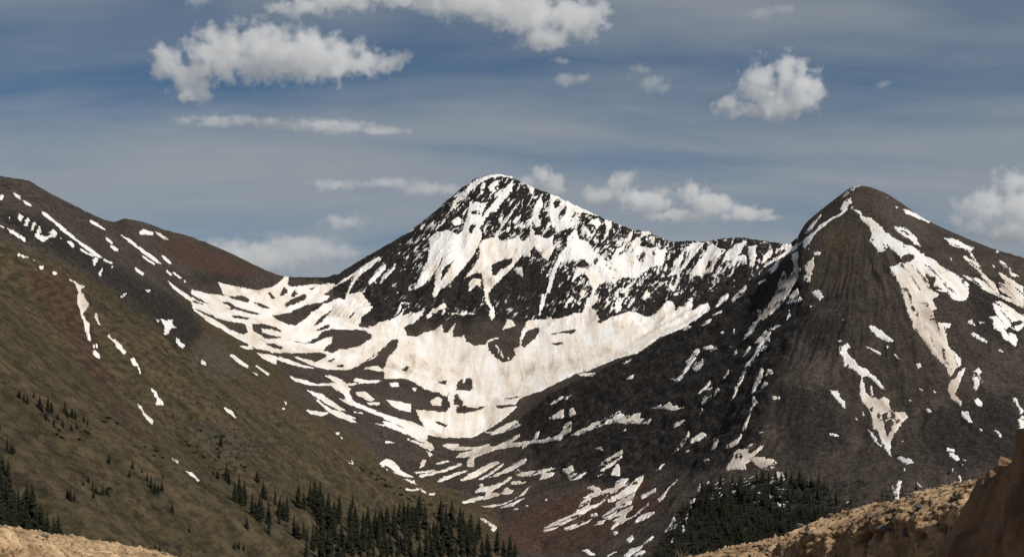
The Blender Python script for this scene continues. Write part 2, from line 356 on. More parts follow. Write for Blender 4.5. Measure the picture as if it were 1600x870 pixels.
SNOW = '''@A 0 260
S 0,180 25,180 20,205 0,210
S 80,165 130,190 125,205 95,185
S 140,210 195,240 190,250 150,228
S 258,280 300,300 380,370 480,455 560,510 620,555 640,575 610,560 540,520 440,440 340,360 260,297
S 640,572 700,600 690,605 640,584
S 555,338 600,355 655,390 645,400 600,370 558,347
S 655,440 690,460 703,485 690,480 658,455
S 680,488 710,500 735,525 715,522 685,500
S 742,420 800,445 850,490 930,550 1000,605 970,597 880,535 800,470
S 880,550 960,605 950,607 885,564
S 858,405 890,390 950,412 948,425 870,423
S 955,400 985,415 1040,460 1010,450 970,420
S 832,622 890,665 885,674 838,640
S 1000,545 1060,600 1055,609 1003,560
S 1030,640 1065,672 1055,677 1030,652
S 1065,650 1125,692 1115,697 1070,662
S 1135,700 1152,712 1140,720
S 1030,700 1120,770 1200,825 1310,870 1250,870 1150,815 1070,755
S 115,300 145,315 130,340 115,330
S 165,320 185,330 165,375 148,370
S 205,345 222,355 205,395 188,395
S 240,365 255,400 245,430 290,435 330,415 300,410 330,390 352,415 345,440 300,445 275,470 235,450 215,430 230,400
S 45,378 80,395 155,440 160,465 130,455 85,425 48,400
S 0,355 30,380 25,388 0,370
S 410,465 440,465 462,495 450,503 430,485
S 370,440 388,447 380,454
S 105,535 150,550 185,568 150,567 110,550
S 205,575 220,585 210,590
S 245,615 275,610 270,635 250,640
S 325,645 350,650 350,675 330,670
S 210,632 230,632 225,640
S 425,690 470,712 495,735 525,740 520,752 500,755 510,790 545,840 548,870 485,870 478,830 485,780 470,730 430,705
S 575,570 610,565 590,610 580,615
S 620,640 635,625 625,680 610,680
S 690,620 700,615 695,640
S 740,810 785,780 770,805 745,815
S 895,770 930,762 920,780
S 495,510 510,515 560,545 600,560 560,555 520,535
@G 0 460
S 480,0 525,0 515,30 548,60 530,100 515,125 550,180 552,220 565,290 545,275 520,200 505,150 500,110 485,60
S 583,115 600,110 612,150 627,200 612,195 590,150
S 645,235 680,250 690,275 720,280 785,355 780,372 740,340 690,290
S 810,395 830,390 850,430 875,488 865,485 850,450 815,420
S 570,312 610,315 600,325 580,322
S 568,355 600,370 622,395 605,395 572,370
S 930,575 965,605 980,640 1015,680 965,683 968,645 935,595
S 830,660 870,685 890,720 950,780 945,803 900,765 880,720
S 800,622 818,640 810,642
S 990,150 1020,170 1055,160 1070,155 1065,185 1090,205 1060,210 1030,255 1012,245 1020,200
S 965,150 985,170 975,175
S 1085,262 1110,275 1115,295 1145,310 1135,335 1110,315 1090,290
S 1240,415 1275,425 1270,440 1250,432
S 1412,365 1450,380 1535,445 1530,458 1480,430 1420,380
S 1555,478 1582,485 1582,495
S 1380,695 1420,720 1465,762 1450,757 1400,722
S 1480,318 1530,325 1550,315 1565,340 1520,338
@H 0 650
S 1060,255 1110,290 1100,295
S 1150,335 1190,350 1240,405 1225,402 1170,360
@B 300 400
S 165,165 290,195 405,213 515,185 575,128 600,130 590,185 760,178 890,178 1000,110 1110,30 1165,5 1110,70 1045,110 1000,170 965,240 1035,222 1060,250 1115,318 1075,380 1025,440 1100,445 1190,400 1300,380 1425,335 1400,370 1325,425 1290,480 1200,560 1100,640 980,700 1080,700 1180,712 1230,735 1400,760 1450,830 1582,870 1582,520 1400,520 1330,500 1310,440 1290,480 1200,560 1000,700 880,705 780,690 720,665 640,630 600,602 500,597 400,572 300,522 200,462 100,407 20,342 0,300 0,210 100,235 165,240 205,250
R 0,235 110,300 200,320 280,325 250,335 130,305 60,290 0,255
R 0,270 90,305 60,305 0,285
R 0,318 130,365 160,390 250,440 200,430 100,375 30,335
R 180,285 230,285 290,320 380,345 440,362 400,366 320,350 250,325
R 190,235 250,250 320,245 360,275 350,290 280,275 210,250
R 355,280 420,290 490,325 440,322
R 465,225 490,225 515,265 500,270 480,250
R 540,245 570,190 595,215 580,235 555,250
R 610,250 630,210 655,235 630,255
R 570,300 610,270 680,240 715,240 700,270 630,300 580,315
R 490,370 600,350 700,305 790,290 820,280 780,330 740,350 700,390 640,430 600,430 540,400
R 600,135 720,142 830,150 760,160 690,185 610,190
R 720,205 760,190 770,192 735,210
R 810,240 900,180 960,150 1010,110 970,200 945,270 920,260 880,270 830,300 800,290 860,250
R 750,430 800,375 870,325 865,345 820,390 780,430
R 765,460 830,425 855,425 840,450 780,465
R 1030,440 1050,380 1110,330 1160,370 1140,400 1090,420 1040,440
R 960,385 1000,345 1010,350 980,385
R 1190,420 1230,385 1240,390 1200,425
R 150,385 260,410 330,420 345,470 320,490 230,455 180,415
R 370,420 450,420 520,440 560,465 545,475 500,455 430,455 440,475 500,490 550,500 545,510 450,515 430,490 380,470
R 240,370 300,370 365,385 350,395 280,390
R 450,540 510,540 570,565 550,580 470,560
R 620,520 700,540 780,500 800,470 850,455 950,455 1060,460 1115,490 1110,510 1040,555 950,580 910,580 870,600 810,590 830,560 860,540 870,500 820,510 760,540 690,545 640,535
R 545,600 620,600 700,600 800,595 830,610 830,625 760,660 720,640 640,625
R 830,650 880,630 895,640 850,660
R 880,685 920,670 955,670 930,690
R 980,700 1050,665 1130,630 1180,565 1220,520 1270,480 1290,495 1270,560 1240,600 1220,640 1215,690 1180,700 1150,680 1100,685 1040,705
R 1295,700 1320,675 1345,685 1335,710 1305,720
R 1090,740 1140,738 1145,750 1100,755
R 1180,762 1300,757 1350,775 1420,800 1470,835 1540,850 1400,860 1250,870 1180,870 960,870 970,800 1060,790
S 300,555 360,565 380,575 350,578
S 400,600 500,615 590,640 700,680 780,695 700,690 600,668 525,640 520,668 440,635
S 390,672 480,730 470,737 400,687
S 370,712 412,735 400,740
S 50,650 90,665 80,677
S 600,740 650,760 760,790 860,785 920,795 980,820 970,870 930,850 850,800 740,802 640,777
S 705,822 830,870 780,870
S 815,735 900,750 960,790 1050,785 1000,770 1010,755 1090,770 1180,770 1150,782 1050,787 960,805 900,790
S 1010,840 1070,840 1110,870 1030,870
S 1220,785 1260,780 1285,805 1230,805
S 1360,820 1390,815 1380,838
S 1090,160 1150,90 1200,50 1200,75 1150,130 1100,180
S 1160,170 1180,125 1255,60 1260,75 1210,125 1170,172
S 1370,200 1400,140 1440,60 1470,0 1550,0 1520,70 1470,130 1420,180 1380,210
S 1495,255 1505,130 1560,60 1582,40 1582,100 1530,200
S 1450,370 1480,335 1560,300 1570,310 1510,350 1455,385
S 425,450 500,460 545,490 520,492 460,478
@D 600 460
S 0,290 100,230 130,255 200,265 250,235 310,230 355,185 365,230 385,245 450,165 425,230 430,265 480,265 495,255 510,290 560,320 620,310 650,280 690,268 720,266 640,300 650,350 690,390 740,425 790,405 810,375 800,340 830,320 850,230 870,200 885,165 980,155 1080,155 1140,135 1170,120 1225,110 1240,80 1300,95 1330,150 1350,170 1400,150 1480,125 1582,120 1582,335 1480,370 1380,415 1280,460 1190,490 1060,550 960,600 880,625 840,645 800,690 760,740 700,790 640,830 580,870 430,870 340,855 250,820 220,770 205,715 250,715 320,730 380,735 410,690 400,650 400,600 350,600 280,595 235,575 180,540 130,520 0,520
R 445,590 455,540 485,520 490,550 505,545 505,515 540,520 550,580 530,600 480,595
R 330,540 390,530 385,560 350,555
R 440,620 450,615 490,670 480,685 430,680
R 445,695 500,685 560,700 645,685 580,715 500,732 450,730
R 715,650 800,635 870,630 800,645
R 690,685 830,680 780,700 700,705
R 645,320 660,290 720,275 760,330 805,375 770,410 740,420 740,370 720,400 690,380
S 690,315 700,310 715,345 712,375
S 725,340 740,380 735,400 722,380
S 760,385 780,392 772,405
R 850,290 880,230 930,205 965,210 940,270 890,310 870,330 850,320
R 760,215 830,190 870,195 840,250 840,320 800,345 770,300 740,260
R 1030,240 1080,235 1170,215 1200,218 1160,245 1090,240 1050,252
R 1035,300 1100,295 1110,312 1050,315
R 1320,160 1345,155 1350,180 1330,180
R 105,470 140,440 160,450 140,480
R 310,780 350,790 395,805 380,820 340,800
R 0,330 50,280 90,275 80,330 50,370 30,380 0,460
S 0,180 100,130 200,130 250,80 245,125 180,180 100,200 20,235 0,240
S 260,130 310,95 370,55 385,60 330,110 270,150
S 620,40 645,5 650,40 670,80 690,130 670,165 650,125 660,90
S 760,150 790,160 815,190 780,205 730,220 750,190
S 975,0 990,0 968,130 955,130
S 390,115 500,110 590,120 500,128
S 20,655 110,665 170,680 165,725 100,715 50,690
S 35,550 90,545 100,570 50,572
S 175,575 205,580 190,600
S 285,660 330,635 360,650 350,690 300,685
S 0,745 100,770 200,800 300,845 380,870 200,870 100,810 0,770
S 1200,490 1310,485 1290,505 1210,505
S 1210,478 1300,447 1400,404 1500,365 1582,342 1582,352 1450,392 1330,443 1250,477
S 1470,420 1540,397 1530,410 1480,432
S 1500,530 1545,500 1535,520
S 1020,680 1100,630 1120,635 1040,685
S 1120,640 1160,620 1130,655
S 1020,770 1060,740 1115,700 1110,760 1060,765
S 1140,720 1165,695 1190,740 1150,755
S 1340,780 1400,745 1455,715 1480,750 1582,740 1582,795 1480,795 1400,790 1200,870 1150,870 1300,800
S 1090,860 1130,800 1165,800 1150,850 1100,870
S 620,850 680,850 760,800 830,780 840,810 780,840 700,865
R 90,75 130,80 120,110 70,115
S 1240,80 1260,20 1330,0 1320,30 1290,70
S 1430,0 1450,0 1460,50 1470,90 1440,120 1445,60
S 1490,110 1520,50 1545,20 1535,60
@C 600 260
S 600,70 700,48 790,58 800,75 740,65 660,70 610,95 560,130 520,170 480,190 500,150 550,100
S 275,450 320,415 400,395 420,410 480,410 500,340 520,290 530,225 560,215 600,230 650,220 700,160 750,130 800,85 790,150 720,240 660,290 620,340 600,380 610,400 600,450 560,540 520,590 480,640 430,700 380,745 350,760 320,810 300,800 320,720 320,650 355,575 300,670 240,735 190,765 200,720 250,640 275,560 285,500
R 420,395 500,340 480,410 450,420
R 420,590 435,580 400,640 365,690 345,720 360,640
R 355,560 362,580 330,640
R 530,280 590,275 595,295 545,300
R 520,390 560,345 570,360 540,420
R 640,230 690,170 700,190 650,260 620,300 600,330 610,280
R 590,380 640,320 700,240 690,285 720,300 700,420 620,430
S 310,395 385,320 380,345 330,390
S 215,395 255,355 235,388
S 285,360 305,345 300,375
S 395,300 430,210 455,195 440,250
S 410,340 470,305 475,350 440,370
S 590,160 610,90 630,110 610,190
S 640,130 690,85 720,90 660,160
S 650,175 700,135 640,215
S 665,280 760,130 800,90 790,150 720,240 690,285
R 710,270 760,210 830,160 850,190 800,290 740,340 705,310
S 700,310 725,320 740,345 725,370
S 855,200 830,240 790,300 740,370 700,440 740,470 800,440 830,440 860,465 900,460 905,330 925,410 935,430 970,430 1000,450 1050,430 1040,480 1060,500 1010,590 980,560 930,500 900,560 870,560 850,550 800,620 720,700 660,760 630,830 620,770 610,700 600,660 560,660 490,700 540,640 590,560 590,480 620,450 680,440 720,370
R 665,610 730,580 800,565 790,600 730,640 700,670 670,680
R 740,380 790,330 850,270 890,280 880,340 900,380 890,450 860,465 840,430 760,430 740,420
S 755,400 785,380 770,415
S 790,355 850,290 830,345
S 520,770 530,710 560,695 600,705 600,750 570,730 540,770
S 805,640 850,615 860,680 830,670
S 880,105 930,135 920,180 905,160
S 1030,170 1080,185 1150,220 1250,265 1330,310 1250,290 1190,280 1130,340 1050,380 1030,350 1020,260
R 1045,230 1080,195 1095,215 1080,255 1060,265
R 1075,320 1095,270 1130,240 1125,290 1085,330
S 930,240 970,180 980,240 960,310 970,370 940,380 910,330
S 1060,370 1140,330 1200,300 1210,350 1150,380 1100,400 1060,410
S 1130,440 1180,390 1210,450 1290,490 1300,560 1290,620 1230,570 1150,580 1090,590 1050,690 1030,780 1005,785 1010,740 1060,600 1100,520 1130,490
R 1060,500 1090,490 1080,530 1030,590 1040,540
S 1190,620 1260,640 1310,600 1330,560 1400,590 1500,560 1582,580 1582,690 1500,690 1450,670 1400,710 1330,730 1300,790 1250,870 1290,760 1270,700 1230,650 1160,720
S 1530,470 1560,440 1582,440 1582,500 1500,560
S 1280,330 1330,320 1340,360 1260,360
S 1360,330 1410,340 1390,420 1330,500 1380,400
S 1000,780 1010,785 985,870 970,870
S 340,870 360,845 390,850 380,870
S 1130,830 1165,790 1150,830 1130,870 1110,870
S 1210,790 1245,750 1230,800
@E 950 340
S 0,270 200,180 360,200 340,280 200,340 80,380 0,400
R 170,240 210,205 235,225 220,270 190,280
R 260,215 300,190 290,240
S 500,355 560,270 640,160 700,200 640,340 560,360
S 330,370 400,280 520,160 600,155 540,230 440,350
R 340,350 350,290 400,270 420,300 390,350 350,375
R 430,330 480,200 505,195 500,240 450,320
R 590,330 620,270 645,265 630,330
S 700,300 730,220 840,140 860,150 800,240 850,230 860,290 830,290 800,260 730,270
S 870,180 910,180 918,220 900,310 880,290 865,220
S 950,290 960,240 1020,190 1010,240
S 1035,220 1045,190 1048,220
S 1085,170 1130,170 1120,205 1095,200
S 200,90 240,80 270,105 220,110
S 0,625 100,590 180,590 250,620 300,590 370,510 400,520 420,580 440,545 480,555 500,500 525,505 520,580 560,545 620,530 630,570 560,620 480,680 420,700 320,740 250,790 180,840 60,870 0,870
S 660,560 690,510 745,465 745,495 700,540
S 760,515 790,475 850,430 860,440 820,490 770,520
S 570,670 640,625 640,640 590,672
S 640,610 700,570 718,575 660,607
S 450,695 500,675 515,680 480,702
S 925,410 980,370 975,390 935,417
S 995,350 1030,290 1070,265 1040,320 1005,352
S 1140,225 1175,220 1180,240 1165,290 1195,320 1190,350 1130,450 1080,530 1020,590 950,640 890,710 830,770 870,690 930,630 920,570 960,580 1000,530 1050,440 1060,380 1090,330 1110,370 1140,350 1150,300 1140,260
S 1100,520 1140,470 1170,445 1190,500 1225,510 1150,525 1100,540
S 1215,300 1270,245 1275,300 1255,360 1250,405 1205,390 1225,350
S 1260,460 1310,450 1330,490 1310,520 1290,500
S 1400,0 1340,50 1280,100 1250,130 1245,190 1220,200 1205,155 1150,203 1050,263 950,313 1050,240 1200,150 1280,80 1350,20 1390,0
S 1265,208 1320,215 1310,235 1275,230
S 1215,95 1285,10 1292,15 1228,105
S 1110,600 1125,580 1130,610 1105,640
S 1085,655 1030,690 980,700 1010,720 990,760 950,790 905,870 890,870 940,770 900,780 840,850 830,860 880,800 970,705
S 690,710 720,705 700,722
S 772,690 785,690 780,732
S 500,870 550,810 570,830 540,870
S 640,815 675,795 660,827
S 775,850 800,810 792,845
S 1245,545 1267,550 1250,560
S 200,500 240,450 265,480 230,510
S 60,470 90,520 70,560 50,600 40,560
S 100,590 160,500 170,500 130,560
S 640,410 670,360 675,365 650,415
@F 1200 270
S 450,150 500,105 545,78 570,80 510,120 470,152
S 440,235 470,170 515,150 520,190 490,215 500,235 530,205 525,218 430,275 370,315 300,370 265,420 250,480 220,470 215,440 260,390 340,310 400,275
R 400,260 430,230 460,240 410,275
S 230,380 290,290 330,255 325,280 250,372
S 520,225 575,240 580,265 640,285 680,315 710,335 720,370 750,375 765,400 830,425 850,450 890,450 930,485 980,520 1040,545 1060,575 1100,590 1180,640 1240,690 1235,725 1215,740 1230,780 1190,795 1140,785 1110,740 1050,730 1000,700 990,730 1040,760 1020,780 1010,870 870,870 840,780 815,700 790,650 760,620 760,580 800,570 830,540 800,500 780,490 740,460 720,490 690,490 650,450 625,420 640,380 620,330 575,295 570,265
R 830,515 870,500 905,510 900,540 860,560 820,555
R 760,530 790,520 815,540 800,570 775,555
R 970,620 1010,640 1040,650 1020,700 1080,715 1080,725 1020,720 1000,700
R 735,430 750,480 780,490 735,490
R 980,580 1010,573 1005,588
S 775,335 820,335 860,350 890,375 920,400 930,435 955,460 900,440 880,410 830,390
R 820,355 850,360 880,390 860,385
S 828,225 870,235 950,270 1010,295 1000,310 930,285 860,255
S 785,205 805,215 795,224
S 1085,400 1130,410 1180,420 1220,445 1280,470 1250,485 1270,520 1300,570 1330,620 1370,660 1410,700 1430,750 1480,770 1540,800 1582,840 1520,810 1430,770 1350,720 1270,680 1190,630 1240,640 1330,675 1310,620 1260,575 1200,520 1220,515 1290,560 1240,490 1200,465 1140,455
S 1425,535 1460,560 1510,600 1500,610 1440,570
S 1490,605 1555,640 1500,640
S 1420,610 1460,630 1582,710 1582,745 1540,740 1530,780 1582,800 1582,840 1500,770 1470,740 1420,680 1470,690
S 1385,570 1405,575 1398,588
S 1410,480 1432,490 1415,497
S 1115,520 1140,535 1130,543
S 730,150 745,155 735,163
S 1385,810 1430,795 1500,830 1540,860 1550,870 1410,870
@N 1200 450
S 820,0 1000,0 1030,30 1060,40 1040,60 1010,70 1030,100 1040,130 1020,140 1030,190 1050,210 1130,225 1120,245 1100,260 1110,340 1110,360 1150,390 1195,440 1195,480 1160,500 1130,545 1110,530 1105,490 1050,440 1000,380 950,310 900,250 885,200 860,140 850,80
S 1060,0 1240,0 1240,60 1200,82 1130,50 1110,20
R 910,163 930,160 928,175 912,175
S 1225,488 1200,550 1170,620 1155,660 1190,700 1200,740 1170,705 1130,680 1110,615 1125,575 1160,555 1190,510
S 1190,765 1240,760 1250,800 1262,835 1240,825 1200,790
S 1270,510 1300,495 1320,515 1310,545 1330,575 1320,595 1300,600 1295,635 1270,620 1275,580 1260,555 1270,540
S 1275,690 1300,680 1330,715 1320,740 1285,715
S 1235,200 1255,190 1280,215 1278,240 1245,220
S 1295,205 1340,210 1310,222
S 1385,90 1440,85 1490,120 1520,130 1560,165 1582,170 1582,240 1540,270 1510,250 1490,240 1470,260 1530,290 1545,320 1530,365 1500,340 1450,310 1440,270 1390,250 1395,210 1370,180 1410,170 1430,140 1390,100
R 1500,220 1560,195 1580,215 1540,235 1500,245
S 1255,282 1290,290 1365,335 1355,342 1290,312
S 1408,370 1460,390 1440,394
S 620,225 680,250 740,295 785,330 730,330 690,310 640,265
S 600,360 640,370 700,408 690,414 630,382
S 910,470 940,465 950,490 930,498
S 730,350 750,358 740,370
S 780,405 800,415 815,445 800,435
S 425,320 460,320 450,335 430,332
S 440,360 500,345 505,370 485,380 495,410 540,450 560,480 620,510 700,590 725,630 700,620 650,570 620,545 590,545 580,560 600,600 600,640 640,680 720,670 750,690 750,740 780,770 850,770 865,800 830,830 790,870 650,870 640,780 600,720 575,690 565,630 575,540 530,510 470,480 465,430 440,400
R 590,550 640,570 690,610 725,650 715,675 680,690 650,670 640,630 615,655 600,600
S 632,600 645,615 650,660 640,670
R 700,780 740,770 740,810 710,820
R 745,840 780,790 780,830 740,870
S 375,628 410,635 435,630 440,665 475,700 485,745 450,720 410,670
S 25,670 75,672 70,687 28,687
S 862,690 892,688 885,700
S 0,270 20,270 15,330 0,330
S 0,510 30,515 40,525 10,535
S 1510,675 1535,680 1550,720 1582,760 1560,780 1540,740
S 1550,810 1582,800 1582,870 1555,870
S 1310,0 1350,0 1400,30 1500,80 1582,130 1530,104 1440,64
S 1420,0 1582,0 1582,100 1540,90 1500,50 1450,30
S 540,800 560,810 550,815
S 580,760 600,780 590,790
S 970,750 990,745 1015,765 990,768
S 465,190 482,198 470,202
S 930,615 960,632 945,632
S 1015,630 1045,645 1030,647
@O 1200 650
S 640,0 710,0 690,40 730,60 740,0 860,0 830,40 780,110 755,170 760,250 735,225 700,150 680,100 655,50
R 722,40 760,15 778,40 742,130 722,90
S 610,75 650,115 705,190 690,187 640,132
S 790,265 820,250 880,265 905,290 860,300
S 1105,190 1155,215 1150,235 1190,260 1170,275 1130,250 1105,215
S 1195,262 1225,270 1215,282
S 1200,0 1230,0 1265,45 1240,35
S 765,420 780,440 790,460 800,395 828,405 810,470 810,545 790,545 775,480
S 380,105 440,115 435,128 385,118
S 1175,370 1190,365 1195,425 1185,410
S 1065,430 1090,460 1075,462
S 920,405 955,440 938,435
S 835,310 855,330 840,340
S 1130,350 1150,305 1145,345
S 1560,0 1582,0 1582,90 1555,95
S 0,262 40,270 60,290 0,287
S 0,310 45,312 20,330 0,328
S 1405,85 1425,95 1445,130 1430,125
S 1295,70 1325,85 1315,95
S 50,345 90,345 105,390 80,405 45,370
S 60,540 110,550 100,565 65,555
S 480,545 500,510 495,545
@I 300 600
S 705,30 760,55 860,100 950,165 920,165 830,120 760,77
S 750,85 850,150 1030,215 940,207 860,182
S 710,160 760,170 850,180 800,200 740,185
S 870,190 960,200 1030,240 990,237
S 700,0 960,0 970,50 1000,110 1060,130 1150,170 1250,220 1350,265 1440,300 1582,320 1582,335 1450,315 1420,305 1300,265 1200,210 1140,190 1080,165 1010,140 940,115 900,90 960,95 920,40 850,10
S 1020,50 1060,45 1130,95 1110,110 1060,85
S 1080,115 1170,115 1150,130 1100,128
S 990,165 1080,185 1000,177
S 1210,100 1280,115 1355,135 1350,170 1290,160 1230,130
S 1385,155 1450,170 1500,165 1582,180 1582,270 1500,280 1430,240 1400,200
S 1175,230 1240,245 1300,280 1400,310 1460,320 1450,350 1490,380 1490,410 1440,395 1340,340 1440,370 1430,340 1370,320 1290,290 1200,250
S 1130,237 1190,256 1185,263
S 1190,352 1255,358 1250,368 1195,365
S 1450,410 1490,440 1470,450
S 1155,490 1200,465 1250,490 1290,530 1290,545 1370,575 1320,572 1250,550 1180,510
S 1300,585 1330,585 1372,612
S 1325,648 1385,650 1330,660
S 1420,470 1455,465 1440,500 1400,530 1420,500
S 1370,545 1500,530 1500,540 1380,552
S 1400,570 1582,525 1582,537 1420,577
S 1505,605 1582,570 1582,590
S 885,300 910,300 915,315 895,312
S 918,325 938,330 925,338
S 570,110 595,118 580,127
S 555,150 585,153 575,160
S 955,485 1000,490 995,500
S 195,140 240,170 280,207 265,207 215,167
S 690,730 725,735 700,752
S 755,785 790,815 780,822
S 360,800 410,820 400,832
S 810,855 835,855 830,870
@K 600 620
S 0,105 80,130 150,165 240,205 330,215 400,195 500,130 700,75 830,55 760,120 660,195 600,225 540,250 430,252 340,245 240,220 150,185 80,150 0,130
S 0,150 60,165 130,200 180,220 260,245 250,265 300,295 310,330 280,330 150,267 145,255 250,300 260,290 180,250 90,215 0,175
S 260,330 300,360 290,370
S 655,220 700,215 760,170 820,145 815,165 770,195 700,230 665,235
S 820,180 845,170 840,185
S 360,300 410,290 465,290 450,305 520,315 600,300 640,295 560,325 460,330 390,320
S 440,370 480,345 560,325 660,290 640,310 700,300 770,270 850,225 840,245 780,285 850,280 930,270 1000,260 1080,240 1100,210 1130,165 1165,165 1145,215 1090,265 1000,280 900,290 850,320 860,300 760,315 680,330 620,350 560,375 555,430 515,430 515,395 540,370 450,377
S 925,270 940,235 965,205 950,260
S 1150,240 1250,200 1340,150 1400,125 1455,85 1470,125 1582,100 1582,160 1400,155 1320,165 1260,210 1200,237
S 1030,130 1090,80 1115,70 1105,120 1070,140
S 1145,120 1150,85 1170,70 1190,100 1160,130
S 220,420 240,385 270,385 250,415 220,445
S 310,410 400,393 400,403 320,419
S 185,465 320,452 310,462 200,474
S 220,485 350,455 460,415 490,415 420,447 300,477 225,492
S 325,525 380,495 460,465 525,448 500,465 430,490 350,525
S 470,515 540,470 620,430 690,400 715,405 660,440 600,480 540,510 480,520
S 580,515 660,465 740,410 745,415 690,460 600,515
S 630,505 720,465 800,420 885,378 870,410 800,455 700,487
S 815,475 825,440 845,460 900,470 970,445 1060,440 980,475 1050,470 1170,430 1180,480 1260,462 1200,510 1150,515 1120,470 1090,450 1040,490 960,515 980,475 900,490 840,490
S 550,590 600,560 650,550 730,530 790,490 795,500 740,540 700,560 650,600 720,600 640,630 610,635 640,580 560,597
S 585,545 615,538 610,552 590,555
S 775,525 880,528 860,537 790,537
S 480,650 580,620 620,615 600,635 500,660
S 580,670 700,670 780,640 840,610 910,545 900,560 870,600 740,665 660,682
S 720,600 760,565 810,580 760,605
S 715,688 780,660 880,615 800,672
S 795,695 835,684 825,697
S 868,672 900,665 895,677
S 990,635 1010,630 1010,645
S 590,750 630,755 660,785 700,800 690,830 660,825 670,800 630,775
S 135,570 220,568 215,578 140,580
S 220,555 260,590 245,595
S 270,600 320,592 305,610
S 115,505 185,525 210,545 150,522
S 0,390 50,390 100,440 105,460 190,490 180,500 80,475 20,450 0,435
S 1300,320 1345,313 1362,335
S 1475,215 1500,190 1495,208
S 1320,430 1380,390 1440,345 1475,325 1470,375 1420,420 1360,455 1340,460 1420,390
S 1400,475 1440,415 1465,450 1455,490
S 1300,500 1360,465 1350,477
@M 850 650
S 255,440 300,435 340,440 360,465 430,445 440,410 470,390 530,380 490,425 580,380 625,350 610,400 570,460 555,510 540,540 490,560 440,600 400,640 350,625 390,600 440,560 450,530 390,530 430,490 340,550 240,605 200,630 100,680 0,718 0,690 80,650 180,610 200,585 220,550 250,520 290,510 285,550 330,540 390,495 340,480 300,460
S 400,640 470,590 560,550 540,580 510,610 500,630 550,620 620,560 660,540 600,590 530,635 450,680 410,705 420,680 450,655
S 240,505 290,475 335,475 345,490 290,507
S 285,608 335,608 330,622 295,620
S 120,700 180,665 210,658 190,680 130,702
S 125,712 200,680 300,630 280,652 180,697
S 310,680 340,650 380,640 360,662
S 600,490 650,470 690,440 690,465 640,495 600,515
S 560,645 600,605 680,590 680,605 620,640 570,657
S 335,305 390,265 440,235 485,210 480,240 440,280 360,340 380,310
S 410,360 440,320 460,295 475,330 450,370
S 700,520 740,480 780,430 835,380 820,405 770,450 750,490 715,532
S 945,465 965,415 978,425 960,465
S 870,640 890,590 905,530 940,505 920,550 895,600 875,682
S 745,720 770,680 805,620 815,640 800,680 840,655 860,650 800,702
S 850,720 860,670 872,690 865,722
S 780,780 800,750 810,760 790,790
S 505,775 545,735 555,760 530,782
S 230,830 270,820 325,860 290,862
S 385,865 430,835 455,840 400,870
S 485,865 530,825 600,800 665,745 680,750 600,820 520,870
S 545,870 600,835 625,835 600,870
S 420,720 465,715 440,742
S 690,335 750,285 745,300 700,342
S 775,255 820,210 860,150 895,85 900,110 880,160 840,205 810,225
S 800,75 850,25 875,25 830,57
S 895,170 930,130 980,105 1010,120 960,150
S 1040,190 1050,150 1080,145 1060,200 1030,215
S 1110,205 1130,180 1190,150 1225,100 1215,140 1190,185 1150,200
S 1222,95 1262,0 1276,0 1242,90
S 985,275 1010,262 1025,265 1000,288
S 870,225 890,205 895,215
S 1120,330 1150,290 1180,220 1220,210 1260,190 1290,170 1360,178 1350,200 1310,235 1270,255 1330,260 1400,265 1440,285 1430,300 1370,305 1430,315 1380,340 1330,320 1280,280 1240,295 1250,330
S 1310,100 1360,93 1350,107
@L 900 540
S 585,205 630,205 660,170 690,120 670,90 700,80 740,45 750,25 755,50 720,110 690,150 660,200 630,225
S 715,145 740,110 785,85 790,130 745,160
S 310,215 340,185 360,180 345,207
S 280,110 330,82 355,80 300,117
S 750,300 790,260 830,215 840,230 800,272
S 805,275 850,255 830,273
S 770,375 790,320 830,310 885,265 885,285 830,335
S 765,425 790,385 778,425
S 905,208 945,148 942,178
S 950,360 975,310 985,250 1020,190 1050,120 1100,65 1140,20 1160,0 1180,0 1130,50 1080,110 1050,160 1030,220 1000,260 985,310
S 1085,300 1090,260 1110,220 1145,140 1160,160 1140,220 1110,270
S 1140,265 1165,225 1190,230 1160,262
S 1165,190 1195,150 1182,182
S 1200,170 1225,160 1215,182
S 1090,310 1105,310 1110,340 1130,350 1110,360 1100,370 1070,450 1040,530 1030,520 1060,440 1090,370
S 465,385 540,372 580,350 605,375 640,385 670,380 620,400 540,392
S 1210,320 1260,315 1250,332
S 0,550 50,520 130,480 200,440 275,400 285,435 340,435 380,420 385,450 440,470 465,450 460,490 400,485 300,480 200,475 130,490 50,542
S 600,505 640,465 680,455 640,492
S 1150,20 1175,0 1180,20 1160,40
S 1030,75 1060,20 1085,10 1060,45
S 975,50 995,22 990,45
S 780,15 850,10 870,20 840,35
@D 600 460
R 310,780 350,790 395,805 380,825 340,805
R 445,695 500,685 560,700 645,685 580,717 500,735 450,732
R 438,618 450,612 492,670 482,688 428,684
R 300,700 375,690 385,725 330,728 290,715
R 210,590 280,597 350,605 345,625 285,650 270,690 200,700 180,660 200,630
S 285,660 330,635 360,650 350,690 300,685
@J 450 650
R 590,300 625,315 665,345 690,352 640,345 600,318
'''
# ------------------------------------------------------------------ where snow lies, where the ground is green, red, dark
MS = 2.0                                        # mask pixels per photograph pixel
snow = np.zeros((int(900 * MS), int(1640 * MS)), np.float32)
ox = oy = 0.0
ZS = 3.955
for ln in SNOW.splitlines():
    if not ln:
        continue
    if ln[0] == '@':
        _, a, b = ln.split()
        ox, oy = float(a), float(b)
        continue
    pts = [tuple(float(v) for v in t.split(',')) for t in ln[2:].split()]
    pts = [(x / ZS + ox, y / ZS + oy) for x, y in pts]
    fill_poly(snow, pts, 1.0 if ln[0] == 'S' else 0.0, -20, -20, MS)


